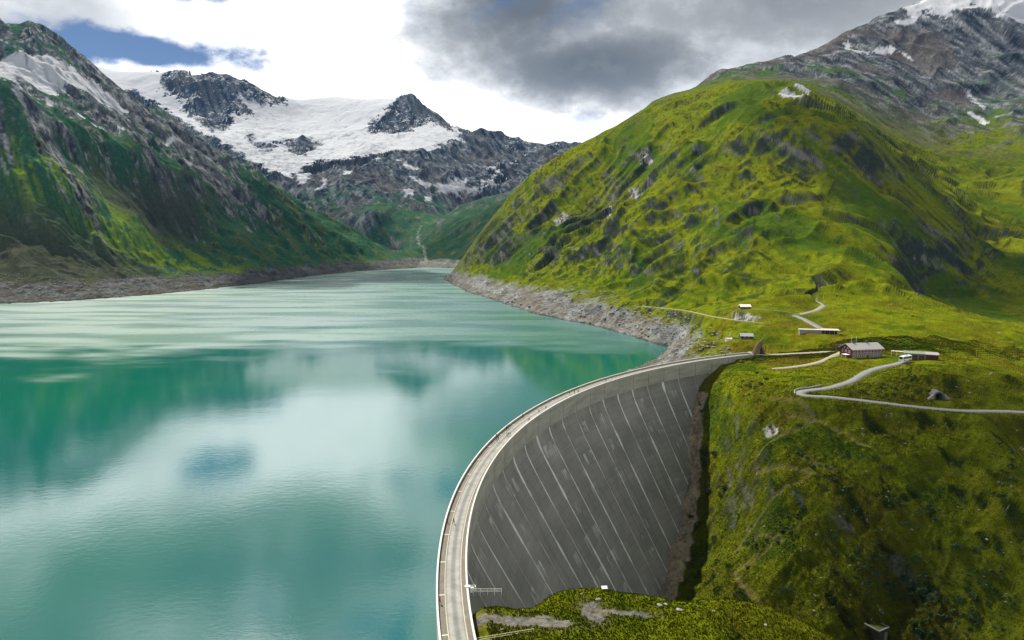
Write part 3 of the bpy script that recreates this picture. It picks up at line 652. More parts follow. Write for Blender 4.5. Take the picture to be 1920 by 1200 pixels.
# horizontal gap between the ground and the dam's downstream face at that height
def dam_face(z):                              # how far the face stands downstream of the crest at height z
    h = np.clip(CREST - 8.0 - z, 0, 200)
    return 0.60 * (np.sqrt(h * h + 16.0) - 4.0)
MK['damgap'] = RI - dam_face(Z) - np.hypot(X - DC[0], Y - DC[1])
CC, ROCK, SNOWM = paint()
print('paint', time.time() - T0)

# ------------------------------------------------------------------ materials
MATS = {}
def new_mat(name):
    m = bpy.data.materials.new(name); m.use_nodes = True; MATS[name] = m
    nt = m.node_tree; return m, nt, nt.nodes['Principled BSDF']
def node(nt, t, **k):
    x = nt.nodes.new(t)
    for a, b in k.items(): setattr(x, a, b)
    return x
def ground_material():
    m, nt, b = new_mat('ground'); L = nt.links
    at_ = node(nt, 'ShaderNodeAttribute', attribute_name='tint'); rk = node(nt, 'ShaderNodeAttribute', attribute_name='rock')
    geo = node(nt, 'ShaderNodeNewGeometry')
    def noi(scale, det, ro):
        x = node(nt, 'ShaderNodeTexNoise'); L.new(geo.outputs['Position'], x.inputs['Vector'])
        x.inputs['Scale'].default_value = scale; x.inputs['Detail'].default_value = det; x.inputs['Roughness'].default_value = ro; return x.outputs[0]
    n1 = noi(0.7, 7, 0.75); n2 = noi(0.13, 6, 0.65)
    mr = node(nt, 'ShaderNodeMapRange'); L.new(n1, mr.inputs[0]); mr.inputs[1].default_value = 0.25; mr.inputs[2].default_value = 0.75; mr.inputs[3].default_value = 0.5; mr.inputs[4].default_value = 1.5
    mr2 = node(nt, 'ShaderNodeMapRange'); L.new(n2, mr2.inputs[0]); mr2.inputs[1].default_value = 0.3; mr2.inputs[2].default_value = 0.7; mr2.inputs[3].default_value = 0.75; mr2.inputs[4].default_value = 1.25
    mu = node(nt, 'ShaderNodeMath', operation='MULTIPLY'); L.new(mr.outputs[0], mu.inputs[0]); L.new(mr2.outputs[0], mu.inputs[1])
    sn = node(nt, 'ShaderNodeAttribute', attribute_name='snow')
    mk = node(nt, 'ShaderNodeMix', data_type='FLOAT'); L.new(sn.outputs['Fac'], mk.inputs['Factor']); L.new(mu.outputs[0], mk.inputs[2]); mk.inputs[3].default_value = 1.0
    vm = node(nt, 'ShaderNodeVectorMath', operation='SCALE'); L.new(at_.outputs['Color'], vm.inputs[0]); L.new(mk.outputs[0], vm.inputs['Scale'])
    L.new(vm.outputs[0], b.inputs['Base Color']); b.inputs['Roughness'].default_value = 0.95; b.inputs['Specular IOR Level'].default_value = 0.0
    bp = node(nt, 'ShaderNodeBump'); bp.inputs['Strength'].default_value = 1.0; bp.inputs['Distance'].default_value = 0.8
    ad = node(nt, 'ShaderNodeMath', operation='MULTIPLY_ADD'); L.new(n2, ad.inputs[0]); ad.inputs[1].default_value = 3.0; L.new(n1, ad.inputs[2])
    L.new(ad.outputs[0], bp.inputs['Height']); L.new(bp.outputs[0], b.inputs['Normal'])
    return m
GROUND = ground_material()

def build_terrain():
    idx = np.arange(NC * NR).reshape(NC, NR)
    a = idx[:-1, :-1].ravel(); b = idx[1:, :-1].ravel(); c = idx[1:, 1:].ravel(); d = idx[:-1, 1:].ravel()
    xf, yf = X.ravel(), Y.ravel(); zf = Z.ravel()
    cx = (xf[a] + xf[c]) / 2; cy = (yf[a] + yf[c]) / 2; zmax = np.maximum(np.maximum(zf[a], zf[b]), np.maximum(zf[c], zf[d]))
    rr = np.hypot(cx - DC[0], cy - DC[1])
    lakebed = (zmax < -5) & ((rr > RO - 2) | (cy > 470)) & (cx < 200)
    xl = MK['xl'].ravel()[a]
    reg = np.where(cy > 2560, 2, np.where(cx < xl, 0, 1))
    reg = np.where((cy < 640) & (cx > -60), 3, reg)
    reg = np.where((cy < 178) & (cx > -60) & (zmax > -12) & (cx < 118), 4, reg)
    P = np.stack([X, Y, Z], -1).reshape(-1, 3); Cf = CC.reshape(-1, 3); Rf = ROCK.ravel(); Sf = SNOWM.ravel(); Nf = NRM.reshape(-1, 3)
    for k, (nm, lab) in enumerate([('left_mountain', 'steep dark green and grey mountainside rising from the left shore of the lake'), ('right_mountain', 'sunlit yellow green mountain with dark cliffs right of the lake'),
                                   ('glacier_mountain', 'snow and glacier covered grey massif at the far end of the valley'), ('hillside', 'grassy hillside right of the dam carrying the lodge and the road'), ('knoll', 'grassy knoll with a gravel patch at the near end of the dam')]):
        f = (reg == k) & ~lakebed
        Q = np.stack([a[f], b[f], c[f], d[f]], 1)
        u, inv = np.unique(Q, return_inverse=True); Q = inv.reshape(-1, 4)
        me = bpy.data.meshes.new(nm); me.vertices.add(len(u)); me.vertices.foreach_set('co', P[u].astype(np.float32).ravel())
        me.loops.add(Q.size); me.loops.foreach_set('vertex_index', Q.ravel().astype(np.int32))
        me.polygons.add(len(Q)); me.polygons.foreach_set('loop_start', np.arange(0, Q.size, 4, dtype=np.int32)); me.polygons.foreach_set('loop_total', np.full(len(Q), 4, np.int32))
        me.update(calc_edges=True)
        me.polygons.foreach_set('use_smooth', np.ones(len(Q), bool))
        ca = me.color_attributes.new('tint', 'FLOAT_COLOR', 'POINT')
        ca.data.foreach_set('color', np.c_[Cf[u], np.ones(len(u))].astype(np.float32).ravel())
        for an, src in (('rock', Rf), ('snow', Sf)):
            ra = me.attributes.new(an, 'FLOAT', 'POINT'); ra.data.foreach_set('value', src[u].astype(np.float32))
        me.normals_split_custom_set_from_vertices(Nf[u].astype(np.float32))
        me.materials.append(GROUND)
        o = bpy.data.objects.new(nm, me); COL.objects.link(o); o['kind'] = 'structure'; o['label'] = lab
        print(nm, len(u), len(Q) * 2)
build_terrain()
print('terrain', time.time() - T0)

# ------------------------------------------------------------------ the lake
def water_material():
    m, nt, b = new_mat('lake_water'); L = nt.links
    geo = node(nt, 'ShaderNodeNewGeometry')
    def noi(scale, det, ro, sc=(1, 1, 1), rot=0):
        mp = node(nt, 'ShaderNodeMapping'); L.new(geo.outputs['Position'], mp.inputs[0]); mp.inputs['Scale'].default_value = sc; mp.inputs['Rotation'].default_value = (0, 0, rot)
        x = node(nt, 'ShaderNodeTexNoise'); L.new(mp.outputs[0], x.inputs['Vector']); x.inputs['Scale'].default_value = scale; x.inputs['Detail'].default_value = det; x.inputs['Roughness'].default_value = ro; return x.outputs[0]
    def rng(v, a, b_, lo, hi):
        x = node(nt, 'ShaderNodeMapRange', interpolation_type='SMOOTHSTEP'); L.new(v, x.inputs[0])
        for i, q in enumerate((a, b_, lo, hi)): x.inputs[i + 1].default_value = q
        return x.outputs[0]
    # wind: ruffled far water, calm near water, with long cat's-paws between
    sep = node(nt, 'ShaderNodeSeparateXYZ'); L.new(geo.outputs['Position'], sep.inputs[0])
    w = noi(0.0035, 4, 0.6, (0.8, 1.6, 1), R(8))
    add = node(nt, 'ShaderNodeMath', operation='MULTIPLY_ADD'); L.new(w, add.inputs[0]); add.inputs[1].default_value = 900; L.new(sep.outputs[1], add.inputs[2])
    wind = rng(add.outputs[0], 930, 1180, 0.0, 1.0)
    pat = rng(noi(0.011, 4, 0.5, (0.5, 2.2, 1), R(6)), 0.38, 0.62, 0.72, 1.0)
    mw = node(nt, 'ShaderNodeMath', operation='MULTIPLY'); L.new(wind, mw.inputs[0]); L.new(pat, mw.inputs[1])
    ro = rng(mw.outputs[0], 0, 1, 0.022, 0.28); L.new(ro, b.inputs['Roughness'])
    rip = noi(0.30, 6, 0.62, (1, 1.5, 1)); swell = noi(0.035, 3, 0.5, (1, 1.5, 1))
    h = node(nt, 'ShaderNodeMath', operation='MULTIPLY_ADD'); L.new(swell, h.inputs[0]); h.inputs[1].default_value = 1.2; L.new(rip, h.inputs[2])
    bp = node(nt, 'ShaderNodeBump'); L.new(h.outputs[0], bp.inputs['Height']); bp.inputs['Distance'].default_value = 0.10; bp.inputs['Strength'].default_value = 0.26
    L.new(bp.outputs[0], b.inputs['Normal'])
    cn = noi(0.0042, 3, 0.5, (1, 1.3, 1))
    mx = node(nt, 'ShaderNodeMix', data_type='RGBA'); L.new(rng(cn, 0.35, 0.65, 0, 1), mx.inputs['Factor'])
    mx.inputs[6].default_value = (0.003, 0.098, 0.088, 1); mx.inputs[7].default_value = (0.003, 0.112, 0.070, 1)
    L.new(mx.outputs[2], b.inputs['Base Color'])
    b.inputs['IOR'].default_value = 4.0; b.inputs['Specular IOR Level'].default_value = 0.5
    return m
def arc_pt(r, deg, z=0.0):
    a = R(deg); return (DC[0] + r * math.cos(a), DC[1] + r * math.sin(a), z)
RM = (RO + RI) / 2
def build_water():
    pts = [arc_pt(RM - 2, a) for a in np.linspace(205, 118, 60)]
    pts += [(175, 500, 0), (260, 620, 0), (240, 760, 0), (170, 900, 0), (110, 1100, 0), (40, 1350, 0), (20, 1600, 0), (-60, 1900, 0), (-150, 2380, 0), (-450, 2380, 0), (-520, 2100, 0), (-700, 1500, 0), (-1000, 1180, 0), (-1500, 1130, 0), (-1500, 40, 0), (-60, 40, 0)]
    bm = bmesh.new(); bm.faces.new([bm.verts.new(p) for p in pts]); bmesh.ops.triangulate(bm, faces=bm.faces[:]); bmesh.ops.recalc_face_normals(bm, faces=bm.faces[:])
    for f in bm.faces:
        if f.normal.z < 0: f.normal_flip()
    me = bpy.data.meshes.new('lake'); bm.to_mesh(me); bm.free(); me.materials.append(water_material())
    o = bpy.data.objects.new('lake', me); COL.objects.link(o); o['kind'] = 'structure'; o['label'] = 'milky turquoise reservoir lake mirroring the clouds'
build_water()
# ------------------------------------------------------------------ helpers for built things
def simple(name, color, rough=0.8, spec=0.3, metal=0.0, var=0.18, scale=1.5, bump=0.0, bscale=8.0):
    """plain procedural material: base colour broken up by two noises"""
    if name in MATS: return MATS[name]
    m, nt, b = new_mat(name); L = nt.links
    tc = node(nt, 'ShaderNodeNewGeometry')
    n1 = node(nt, 'ShaderNodeTexNoise'); L.new(tc.outputs['Position'], n1.inputs['Vector']); n1.inputs['Scale'].default_value = scale; n1.inputs['Detail'].default_value = 6; n1.inputs['Roughness'].default_value = 0.65
    mr = node(nt, 'ShaderNodeMapRange'); L.new(n1.outputs[0], mr.inputs[0]); mr.inputs[1].default_value = 0.3; mr.inputs[2].default_value = 0.7; mr.inputs[3].default_value = 1 - var; mr.inputs[4].default_value = 1 + var
    vm = node(nt, 'ShaderNodeVectorMath', operation='SCALE'); vm.inputs[0].default_value = color; L.new(mr.outputs[0], vm.inputs['Scale'])
    L.new(vm.outputs[0], b.inputs['Base Color']); b.inputs['Roughness'].default_value = rough; b.inputs['Specular IOR Level'].default_value = spec; b.inputs['Metallic'].default_value = metal
    if bump:
        n2 = node(nt, 'ShaderNodeTexNoise'); L.new(tc.outputs['Position'], n2.inputs['Vector']); n2.inputs['Scale'].default_value = bscale; n2.inputs['Detail'].default_value = 4
        bp = node(nt, 'ShaderNodeBump'); L.new(n2.outputs[0], bp.inputs['Height']); bp.inputs['Distance'].default_value = bump; L.new(bp.outputs[0], b.inputs['Normal'])
    return m
def link(name, me, mat, parent=None, smooth=False):
    if mat is not None and not me.materials: me.materials.append(mat)
    if smooth: me.polygons.foreach_set('use_smooth', [True] * len(me.polygons))
    o = bpy.data.objects.new(name, me); COL.objects.link(o)
    if parent is not None: o.parent = parent
    return o
def tag(o, label=None, cat=None, group=None, kind=None):
    if label: o['label'] = label
    if cat: o['category'] = cat
    if group: o['group'] = group
    if kind: o['kind'] = kind
    return o
def empty(name, loc=(0, 0, 0), rz=0.0):
    o = bpy.data.objects.new(name, None); COL.objects.link(o); o.location = loc; o.rotation_euler = (0, 0, rz); o.empty_display_size = 0.5
    return o
def copy_tree(o, parent=None):
    c = o.copy(); COL.objects.link(c)
    if parent is not None: c.parent = parent
    for ch in list(o.children): copy_tree(ch, c)
    return c
class MB:
    """collects vertices and faces, builds one mesh object"""
    def __init__(self): self.v = []; self.f = []; self.m = []
    def add(self, v, f, mi=0):
        k = len(self.v); self.v += [tuple(p) for p in v]; self.f += [tuple(i + k for i in q) for q in f]; self.m += [mi] * len(f); return self
    def box(self, x0, x1, y0, y1, z0, z1, mi=0):
        return self.add([(x0, y0, z0), (x1, y0, z0), (x1, y1, z0), (x0, y1, z0), (x0, y0, z1), (x1, y0, z1), (x1, y1, z1), (x0, y1, z1)],
                        [(0, 3, 2, 1), (4, 5, 6, 7), (0, 1, 5, 4), (1, 2, 6, 5), (2, 3, 7, 6), (3, 0, 4, 7)], mi)
    def hexa(self, v, mi=0):
        return self.add(v, [(0, 3, 2, 1), (4, 5, 6, 7), (0, 1, 5, 4), (1, 2, 6, 5), (2, 3, 7, 6), (3, 0, 4, 7)], mi)
    def bar(self, a, b, r, n=6, mi=0, r2=None):
        a, b = Vector(a), Vector(b); d = (b - a); r2 = r if r2 is None else r2
        u = d.orthogonal().normalized(); w = d.normalized().cross(u)
        v = [a + (u * math.cos(2 * math.pi * i / n) + w * math.sin(2 * math.pi * i / n)) * r for i in range(n)]
        v += [b + (u * math.cos(2 * math.pi * i / n) + w * math.sin(2 * math.pi * i / n)) * r2 for i in range(n)]
        f = [(i, (i + 1) % n, n + (i + 1) % n, n + i) for i in range(n)] + [tuple(range(n - 1, -1, -1)), tuple(range(n, 2 * n))]
        return self.add(v, f, mi)
    def sweep(self, rings, closed_profile=True, caps=True, mi=0):
        n = len(rings[0]); k = len(rings)
        v = [p for r in rings for p in r]; f = []
        for i in range(k - 1):
            for j in range(n if closed_profile else n - 1):
                f.append((i * n + j, i * n + (j + 1) % n, (i + 1) * n + (j + 1) % n, (i + 1) * n + j))
        if caps and closed_profile: f += [tuple(range(n - 1, -1, -1)), tuple(range((k - 1) * n, k * n))]
        return self.add(v, f, mi)
    def mesh(self, name, mats, smooth=False, fix=True):
        me = bpy.data.meshes.new(name); me.from_pydata(self.v, [], self.f)
        for m in (mats if isinstance(mats, (list, tuple)) else [mats]): me.materials.append(m)
        if any(self.m): me.polygons.foreach_set('material_index', self.m)
        if fix:
            bm = bmesh.new(); bm.from_mesh(me); bmesh.ops.recalc_face_normals(bm, faces=bm.faces[:]); bm.to_mesh(me); bm.free()
        if smooth: me.polygons.foreach_set('use_smooth', [True] * len(me.polygons))
        me.update(); return me
    def build(self, name, mats, parent=None, smooth=False):
        return link(name, self.mesh(name, mats, smooth), None, parent)

# ------------------------------------------------------------------ the dam
A0, A1 = 204.0, 113.4            # from the near abutment (below the frame) to the far one, degrees about DC
def dam_concrete(name, pale):
    m, nt, b = new_mat(name); L = nt.links
    geo = node(nt, 'ShaderNodeNewGeometry')
    sep = node(nt, 'ShaderNodeSeparateXYZ'); L.new(geo.outputs['Position'], sep.inputs[0])
    def mth(op, a, b_=None, c=None):
        x = node(nt, 'ShaderNodeMath', operation=op)
        for i, v in enumerate((a, b_, c)):
            if v is None: continue
            if hasattr(v, 'links'): L.new(v, x.inputs[i])
            else: x.inputs[i].default_value = v
        return x.outputs[0]
    def rng(v, a, b_, lo=0.0, hi=1.0):
        x = node(nt, 'ShaderNodeMapRange', interpolation_type='SMOOTHSTEP'); L.new(v, x.inputs[0])
        for i, q in enumerate((a, b_, lo, hi)): x.inputs[i + 1].default_value = q
        return x.outputs[0]
    # unrolled wall coordinates: metres along the arch, height
    ang = mth('ARCTAN2', mth('SUBTRACT', sep.outputs[1], DC[1]), mth('SUBTRACT', sep.outputs[0], DC[0]))
    ang = mth('MODULO', mth('ADD', ang, 2 * math.pi), 2 * math.pi)
    along = mth('MULTIPLY', ang, RI); z = sep.outputs[2]
    cmb = node(nt, 'ShaderNodeCombineXYZ'); L.new(along, cmb.inputs[0]); L.new(z, cmb.inputs[1])
    def noi(sx, sz, det=5, ro=0.6, off=0.0):
        mp = node(nt, 'ShaderNodeMapping'); L.new(cmb.outputs[0], mp.inputs[0]); mp.inputs['Scale'].default_value = (sx, sz, 1); mp.inputs['Location'].default_value = (off, off * 0.7, off * 1.3)
        x = node(nt, 'ShaderNodeTexNoise'); L.new(mp.outputs[0], x.inputs['Vector']); x.inputs['Scale'].default_value = 1.0; x.inputs['Detail'].default_value = det; x.inputs['Roughness'].default_value = ro; return x.outputs[0]
    def mixc(f, a, c):
        x = node(nt, 'ShaderNodeMix', data_type='RGBA')
        if hasattr(f, 'links'): L.new(f, x.inputs['Factor'])
        else: x.inputs['Factor'].default_value = f
        for i, v in ((6, a), (7, c)):
            if hasattr(v, 'links'): L.new(v, x.inputs[i])
            else: x.inputs[i].default_value = (*v, 1)
        return x.outputs[2]
    if pale:
        c = mixc(rng(noi(0.08, 0.3, 6), 0.35, 0.65), (0.25, 0.245, 0.20), (0.33, 0.325, 0.275))
        c = mixc(rng(noi(1.2, 0.06, 5), 0.56, 0.72, 0, 0.55), c, (0.22, 0.205, 0.15))
    else:
        c = mixc(rng(noi(0.05, 0.08, 6), 0.3, 0.7), (0.185, 0.18, 0.16), (0.265, 0.257, 0.228))
        c = mixc(rng(noi(0.9, 0.02, 6), 0.5, 0.75, 0, 0.6), c, (0.085, 0.084, 0.078))          # dark run-off
        c = mixc(rng(noi(0.25, 0.03, 6, 0.7, 9.0), 0.56, 0.75, 0, 0.5), c, (0.22, 0.225, 0.20))      # pale run-off
        # lift joints every 3 m and the fine board marks between them
        zl = mth('FRACT', mth('DIVIDE', z, 3.0)); li = rng(mth('ABSOLUTE', mth('SUBTRACT', zl, 0.5)), 0.44, 0.497, 0, 0.35)
        c = mixc(mth('MULTIPLY', li, rng(noi(0.2, 0.3, 3, 0.5, 4.0), 0.3, 0.6, 0.3, 1.0)), c, (0.05, 0.05, 0.05))
        # lime bleeding out of the vertical joints
        jn = mth('FRACT', mth('DIVIDE', mth('SUBTRACT', along, J0), JW))
        jd = mth('MULTIPLY', mth('MINIMUM', jn, mth('SUBTRACT', 1.0, jn)), JW)
        wid = rng(noi(0.05, 0.10, 4, 0.6, 2.0), 0.35, 0.72, 0.10, 0.6)
        wn = node(nt, 'ShaderNodeTexWhiteNoise', noise_dimensions='1D'); L.new(mth('FLOOR', mth('ADD', mth('DIVIDE', mth('SUBTRACT', along, J0), JW), 0.5)), wn.inputs['W'])
        wid = mth('MULTIPLY', wid, rng(wn.outputs['Value'], 0, 1, 0.5, 1.9))
        lime = mth('MULTIPLY', rng(mth('SUBTRACT', jd, wid), -0.1, 0.22, 1.0, 0.0), rng(noi(0.06, 0.05, 4, 0.6, 6.0), 0.25, 0.5, 0.4, 1.0))
        # and here and there out of the lift joints, as short curtains
        cell = node(nt, 'ShaderNodeTexVoronoi', feature='F1'); mp = node(nt, 'ShaderNodeMapping'); L.new(cmb.outputs[0], mp.inputs[0]); mp.inputs['Scale'].default_value = (0.16, 0.0833, 1)
        L.new(mp.outputs[0], cell.inputs['Vector']); cell.inputs['Scale'].default_value = 1.0; cell.inputs['Randomness'].default_value = 0.0
        band_ = mth('FRACT', mth('DIVIDE', mth('ADD', z, 1.0), 12.0))                                    # 1 just below the joint, falling downwards
        sp = node(nt, 'ShaderNodeSeparateColor'); L.new(cell.outputs['Color'], sp.inputs[0])
        pick = rng(sp.outputs[0], 0.78, 0.80)
        drip = mth('MULTIPLY', rng(noi(1.6, 0.05, 5, 0.65, 7.0), 0.42, 0.66), rng(noi(0.3, 0.12, 3, 0.5, 5.0), 0.42, 0.6))
        cur = mth('MULTIPLY', mth('MULTIPLY', pick, drip), rng(band_, 0.25, 1.0, 0.0, 1.0))
        drip2 = mth('MULTIPLY', rng(noi(1.1, 0.012, 5, 0.7, 3.0), 0.66, 0.74), rng(noi(0.05, 0.06, 3, 0.5, 8.0), 0.5, 0.62, 0, 0.7))
        tot = mth('MINIMUM', mth('ADD', mth('MAXIMUM', lime, drip2), cur), 1.0)
        c = mixc(tot, c, (0.68, 0.68, 0.63))
    L.new(c, b.inputs['Base Color']); b.inputs['Roughness'].default_value = 0.9; b.inputs['Specular IOR Level'].default_value = 0.2
    bp = node(nt, 'ShaderNodeBump'); L.new(noi(0.8, 0.8, 6, 0.7), bp.inputs['Height']); bp.inputs['Distance'].default_value = 0.12; L.new(bp.outputs[0], b.inputs['Normal'])
    return m
NBLK = 31
JW = R(A0 - A1) / NBLK * RI; J0 = R(A1) * RI
def arc_sweep(mb, prof, a0, a1, n=6, mi=0):
    """sweep a (radius, height) profile along the arch"""
    rings = []
    for a in np.linspace(a0, a1, n + 1):
        rings.append([arc_pt(r, a, z) for r, z in prof])
    mb.sweep(rings, True, True, mi); return mb
def build_dam():
    dam = empty('dam', arc_pt(RM, 150, CREST - 60))
    off = Vector(dam.location)
    def fin(o): o.matrix_parent_inverse = Matrix.Translation(-off); return o
    tag(dam, 'curved concrete arch dam with a road on its crest and a dark streaked face', 'dam')
    face = dam_concrete('dam_face_concrete', False); palec = dam_concrete('dam_crown_concrete', True)
    da = (A0 - A1) / NBLK; gap = 0.022
    zb = CREST - 8.0
    zs = [zb - k for k in (0, 1.5, 3, 5, 8, 12, 18, 25, 33, 42, 52, 62, 74, 86, 95)]
    for i in range(NBLK):
        b0, b1 = A1 + da * i + gap, A1 + da * (i + 1) - gap
        prof = [(RI + 0.55 - float(dam_face(z)), z) for z in zs] + [(RO + 3, zs[-1]), (RO - 0.6, zb)]
        m = MB(); arc_sweep(m, prof, b0, b1, 6)
        fin(m.build('wall_block', face, dam))
        # crown course: two lifts of pale formwork panels, standing a little proud
        for (za, zc, pr) in ((CREST - 8.0, CREST - 3.9, 0.0), (CREST - 3.85, CREST - 0.25, 0.05)):
            m = MB(); arc_sweep(m, [(RI - pr, za + 0.02), (RI - pr, zc), (RO - 0.1, zc), (RO - 0.1, za + 0.02)], b0 + 0.01, b1 - 0.01, 6)
            fin(m.build('crown_panel', palec, dam))
    # core that closes the joints from behind
    m = MB(); arc_sweep(m, [(RI + 0.9 - float(dam_face(z)), z) for z in zs] + [(RO - 1, zs[-1]), (RO - 1, zb), (RO - 0.5, CREST - 0.3), (RI + 0.35, CREST - 0.3), (RI + 0.35, zb)], A1 + 0.02, A0 - 0.02, 130)
    fin(m.build('core', simple('joint_core_concrete', (0.12, 0.12, 0.105)), dam))  # darker concrete showing in the open joints
    # crest: from the water side: parapet, walkway, roadway, walkway, parapet
    NA = 180
    walk = simple('walkway_concrete', (0.14, 0.132, 0.108), 0.9, 0.2, 0, 0.2, 0.5); deck = simple('crest_roadway', (0.34, 0.325, 0.27), 0.9, 0.2, 0, 0.12, 0.25)
    rail = simple('parapet_white_concrete', (0.50, 0.50, 0.47), 0.8, 0.3, 0, 0.1, 0.8); par = simple('parapet_concrete', (0.30, 0.29, 0.24), 0.9, 0.2, 0, 0.2, 0.8)
    Rw0, Rw1, Rr0, Rr1 = RO - 0.45, RO - 2.0, RO - 2.1, RI + 1.45
    def ring(name, prof, mat, n=NA, a0=A0, a1=A1): m = MB(); arc_sweep(m, prof, a0, a1, n); return fin(m.build(name, mat, dam))
    ring('roadway', [(Rr0, CREST - 0.3), (Rr0, CREST), ((Rr0 + Rr1) / 2, CREST + 0.04), (Rr1, CREST), (Rr1, CREST - 0.3)], crest_road_material())
    # the two lines of kerb stones and the walkway slabs between
    ring('kerb', [(Rw1 - 0.1, CREST - 0.28), (Rw1 - 0.1, CREST + 0.16), (Rw1 + 0.06, CREST + 0.16), (Rw1 + 0.06, CREST - 0.28)], simple('kerb_stone', (0.46, 0.42, 0.32), 0.9, 0.2))
    ring('kerb', [(Rr1 + 0.02, CREST - 0.28), (Rr1 + 0.02, CREST + 0.15), (Rr1 - 0.14, CREST + 0.15), (Rr1 - 0.14, CREST - 0.28)], MATS['kerb_stone'])
    ring('walkway', [(Rr1 - 0.142, CREST - 0.27), (Rr1 - 0.142, CREST + 0.11), (RI + 0.33, CREST + 0.11), (RI + 0.33, CREST - 0.27)], walk)
    nsl = NBLK
    for i in range(nsl):
        m = MB(); arc_sweep(m, [(Rw1 + 0.062, CREST - 0.27), (Rw1 + 0.062, CREST + 0.12), (Rw0, CREST + 0.12), (Rw0, CREST - 0.27)], A1 + da * i + 0.035, A1 + da * (i + 1) - 0.035, 6)
        fin(m.build('walkway_slab', walk, dam))
        m = MB(); arc_sweep(m, [(Rw1 + 0.064, CREST - 0.27), (Rw1 + 0.064, CREST + 0.125), (Rw0 + 0.002, CREST + 0.125), (Rw0 + 0.002, CREST - 0.27)], A1 + da * i - 0.028, A1 + da * i + 0.028, 1)
        fin(m.build('joint_strip', simple('pale_joint_strip', (0.60, 0.56, 0.42)), dam))
    ring('water_side_parapet', [(RO - 0.45, CREST - 0.3), (RO - 0.45, CREST + 0.86), (RO - 0.05, CREST + 0.86), (RO - 0.05, CREST - 4), (RO - 0.4, CREST - 4)], par)
    ring('coping', [(RO - 0.46, CREST + 0.862), (RO - 0.46, CREST + 1.0), (RO - 0.03, CREST + 1.0), (RO - 0.03, CREST + 0.862)], rail)
    ring('valley_side_parapet', [(RI + 0.33, CREST - 0.24), (RI + 0.33, CREST + 0.78), (RI - 0.08, CREST + 0.78), (RI - 0.08, CREST - 0.24)], par)
    ring('coping', [(RI + 0.34, CREST + 0.782), (RI + 0.34, CREST + 0.94), (RI - 0.10, CREST + 0.94), (RI - 0.10, CREST + 0.782)], rail)
    return dam
def crest_road_material():
    m, nt, b = new_mat('crest_road'); L = nt.links
    geo = node(nt, 'ShaderNodeNewGeometry'); sep = node(nt, 'ShaderNodeSeparateXYZ'); L.new(geo.outputs['Position'], sep.inputs[0])
    vm = node(nt, 'ShaderNodeVectorMath', operation='DISTANCE'); cmb = node(nt, 'ShaderNodeCombineXYZ'); L.new(sep.outputs[0], cmb.inputs[0]); L.new(sep.outputs[1], cmb.inputs[1])
    L.new(cmb.outputs[0], vm.inputs[0]); vm.inputs[1].default_value = (DC[0], DC[1], 0)
    n1 = node(nt, 'ShaderNodeTexNoise'); L.new(geo.outputs['Position'], n1.inputs['Vector']); n1.inputs['Scale'].default_value = 0.35; n1.inputs['Detail'].default_value = 7; n1.inputs['Roughness'].default_value = 0.7
    cr = node(nt, 'ShaderNodeValToRGB'); mr = node(nt, 'ShaderNodeMapRange'); L.new(vm.outputs['Value'], mr.inputs[0]); mr.inputs[1].default_value = RI + 1.45; mr.inputs[2].default_value = RO - 2.1
    L.new(mr.outputs[0], cr.inputs[0]); e = cr.color_ramp.elements
    e[0].position = 0; e[0].color = (0.18, 0.178, 0.16, 1); e[1].position = 1; e[1].color = (0.18, 0.178, 0.16, 1)
    for p, c in ((0.16, 0.30), (0.30, 0.29), (0.40, 0.20), (0.50, 0.185), (0.60, 0.20), (0.70, 0.29), (0.86, 0.30)):
        q = e.new(p); q.color = (c * 0.92, c * 0.92, c * 0.86, 1)
    m2 = node(nt, 'ShaderNodeMapRange'); L.new(n1.outputs[0], m2.inputs[0]); m2.inputs[1].default_value = 0.3; m2.inputs[2].default_value = 0.7; m2.inputs[3].default_value = 0.75; m2.inputs[4].default_value = 1.2
    sc = node(nt, 'ShaderNodeVectorMath', operation='SCALE'); L.new(cr.outputs[0], sc.inputs[0]); L.new(m2.outputs[0], sc.inputs['Scale'])
    L.new(sc.outputs[0], b.inputs['Base Color']); b.inputs['Roughness'].default_value = 0.92; b.inputs['Specular IOR Level'].default_value = 0.15
    return m
DAM = build_dam()
print('dam', time.time() - T0)
# ------------------------------------------------------------------ roads and paths as draped ribbons
def build_roads():
    mats = {'asphalt_pale': simple('asphalt_pale', (0.165, 0.17, 0.17), 0.9, 0.2, 0, 0.18, 0.6), 'gravel_light': simple('gravel_light', (0.25, 0.23, 0.17), 0.95, 0.1, 0, 0.25, 0.9), 'gravel_grey': simple('gravel_grey', (0.20, 0.195, 0.18), 0.95, 0.1, 0, 0.2, 0.7)}
    rg = random.Random(4)
    for name, label, P, hw, mat in ROADS:
        m = MB(); rings = []
        T = np.gradient(P[:, :2], axis=0); T /= np.linalg.norm(T, axis=1, keepdims=True) + 1e-9
        for i, p in enumerate(P):
            nx, ny = -T[i][1], T[i][0]; wl, wr = hw * rg.uniform(0.9, 1.08), hw * rg.uniform(0.9, 1.08)
            z = p[2] + 0.06
            rings.append([(p[0] + nx * wl, p[1] + ny * wl, z - 0.25), (p[0] + nx * wl * 0.97, p[1] + ny * wl * 0.97, z), (p[0], p[1], z + 0.05), (p[0] - nx * wr * 0.97, p[1] - ny * wr * 0.97, z), (p[0] - nx * wr, p[1] - ny * wr, z - 0.25)])
        m.sweep(rings, False, False)
        o = m.build(name, mats[mat], None, True); tag(o, label, None, None, 'structure')
build_roads()

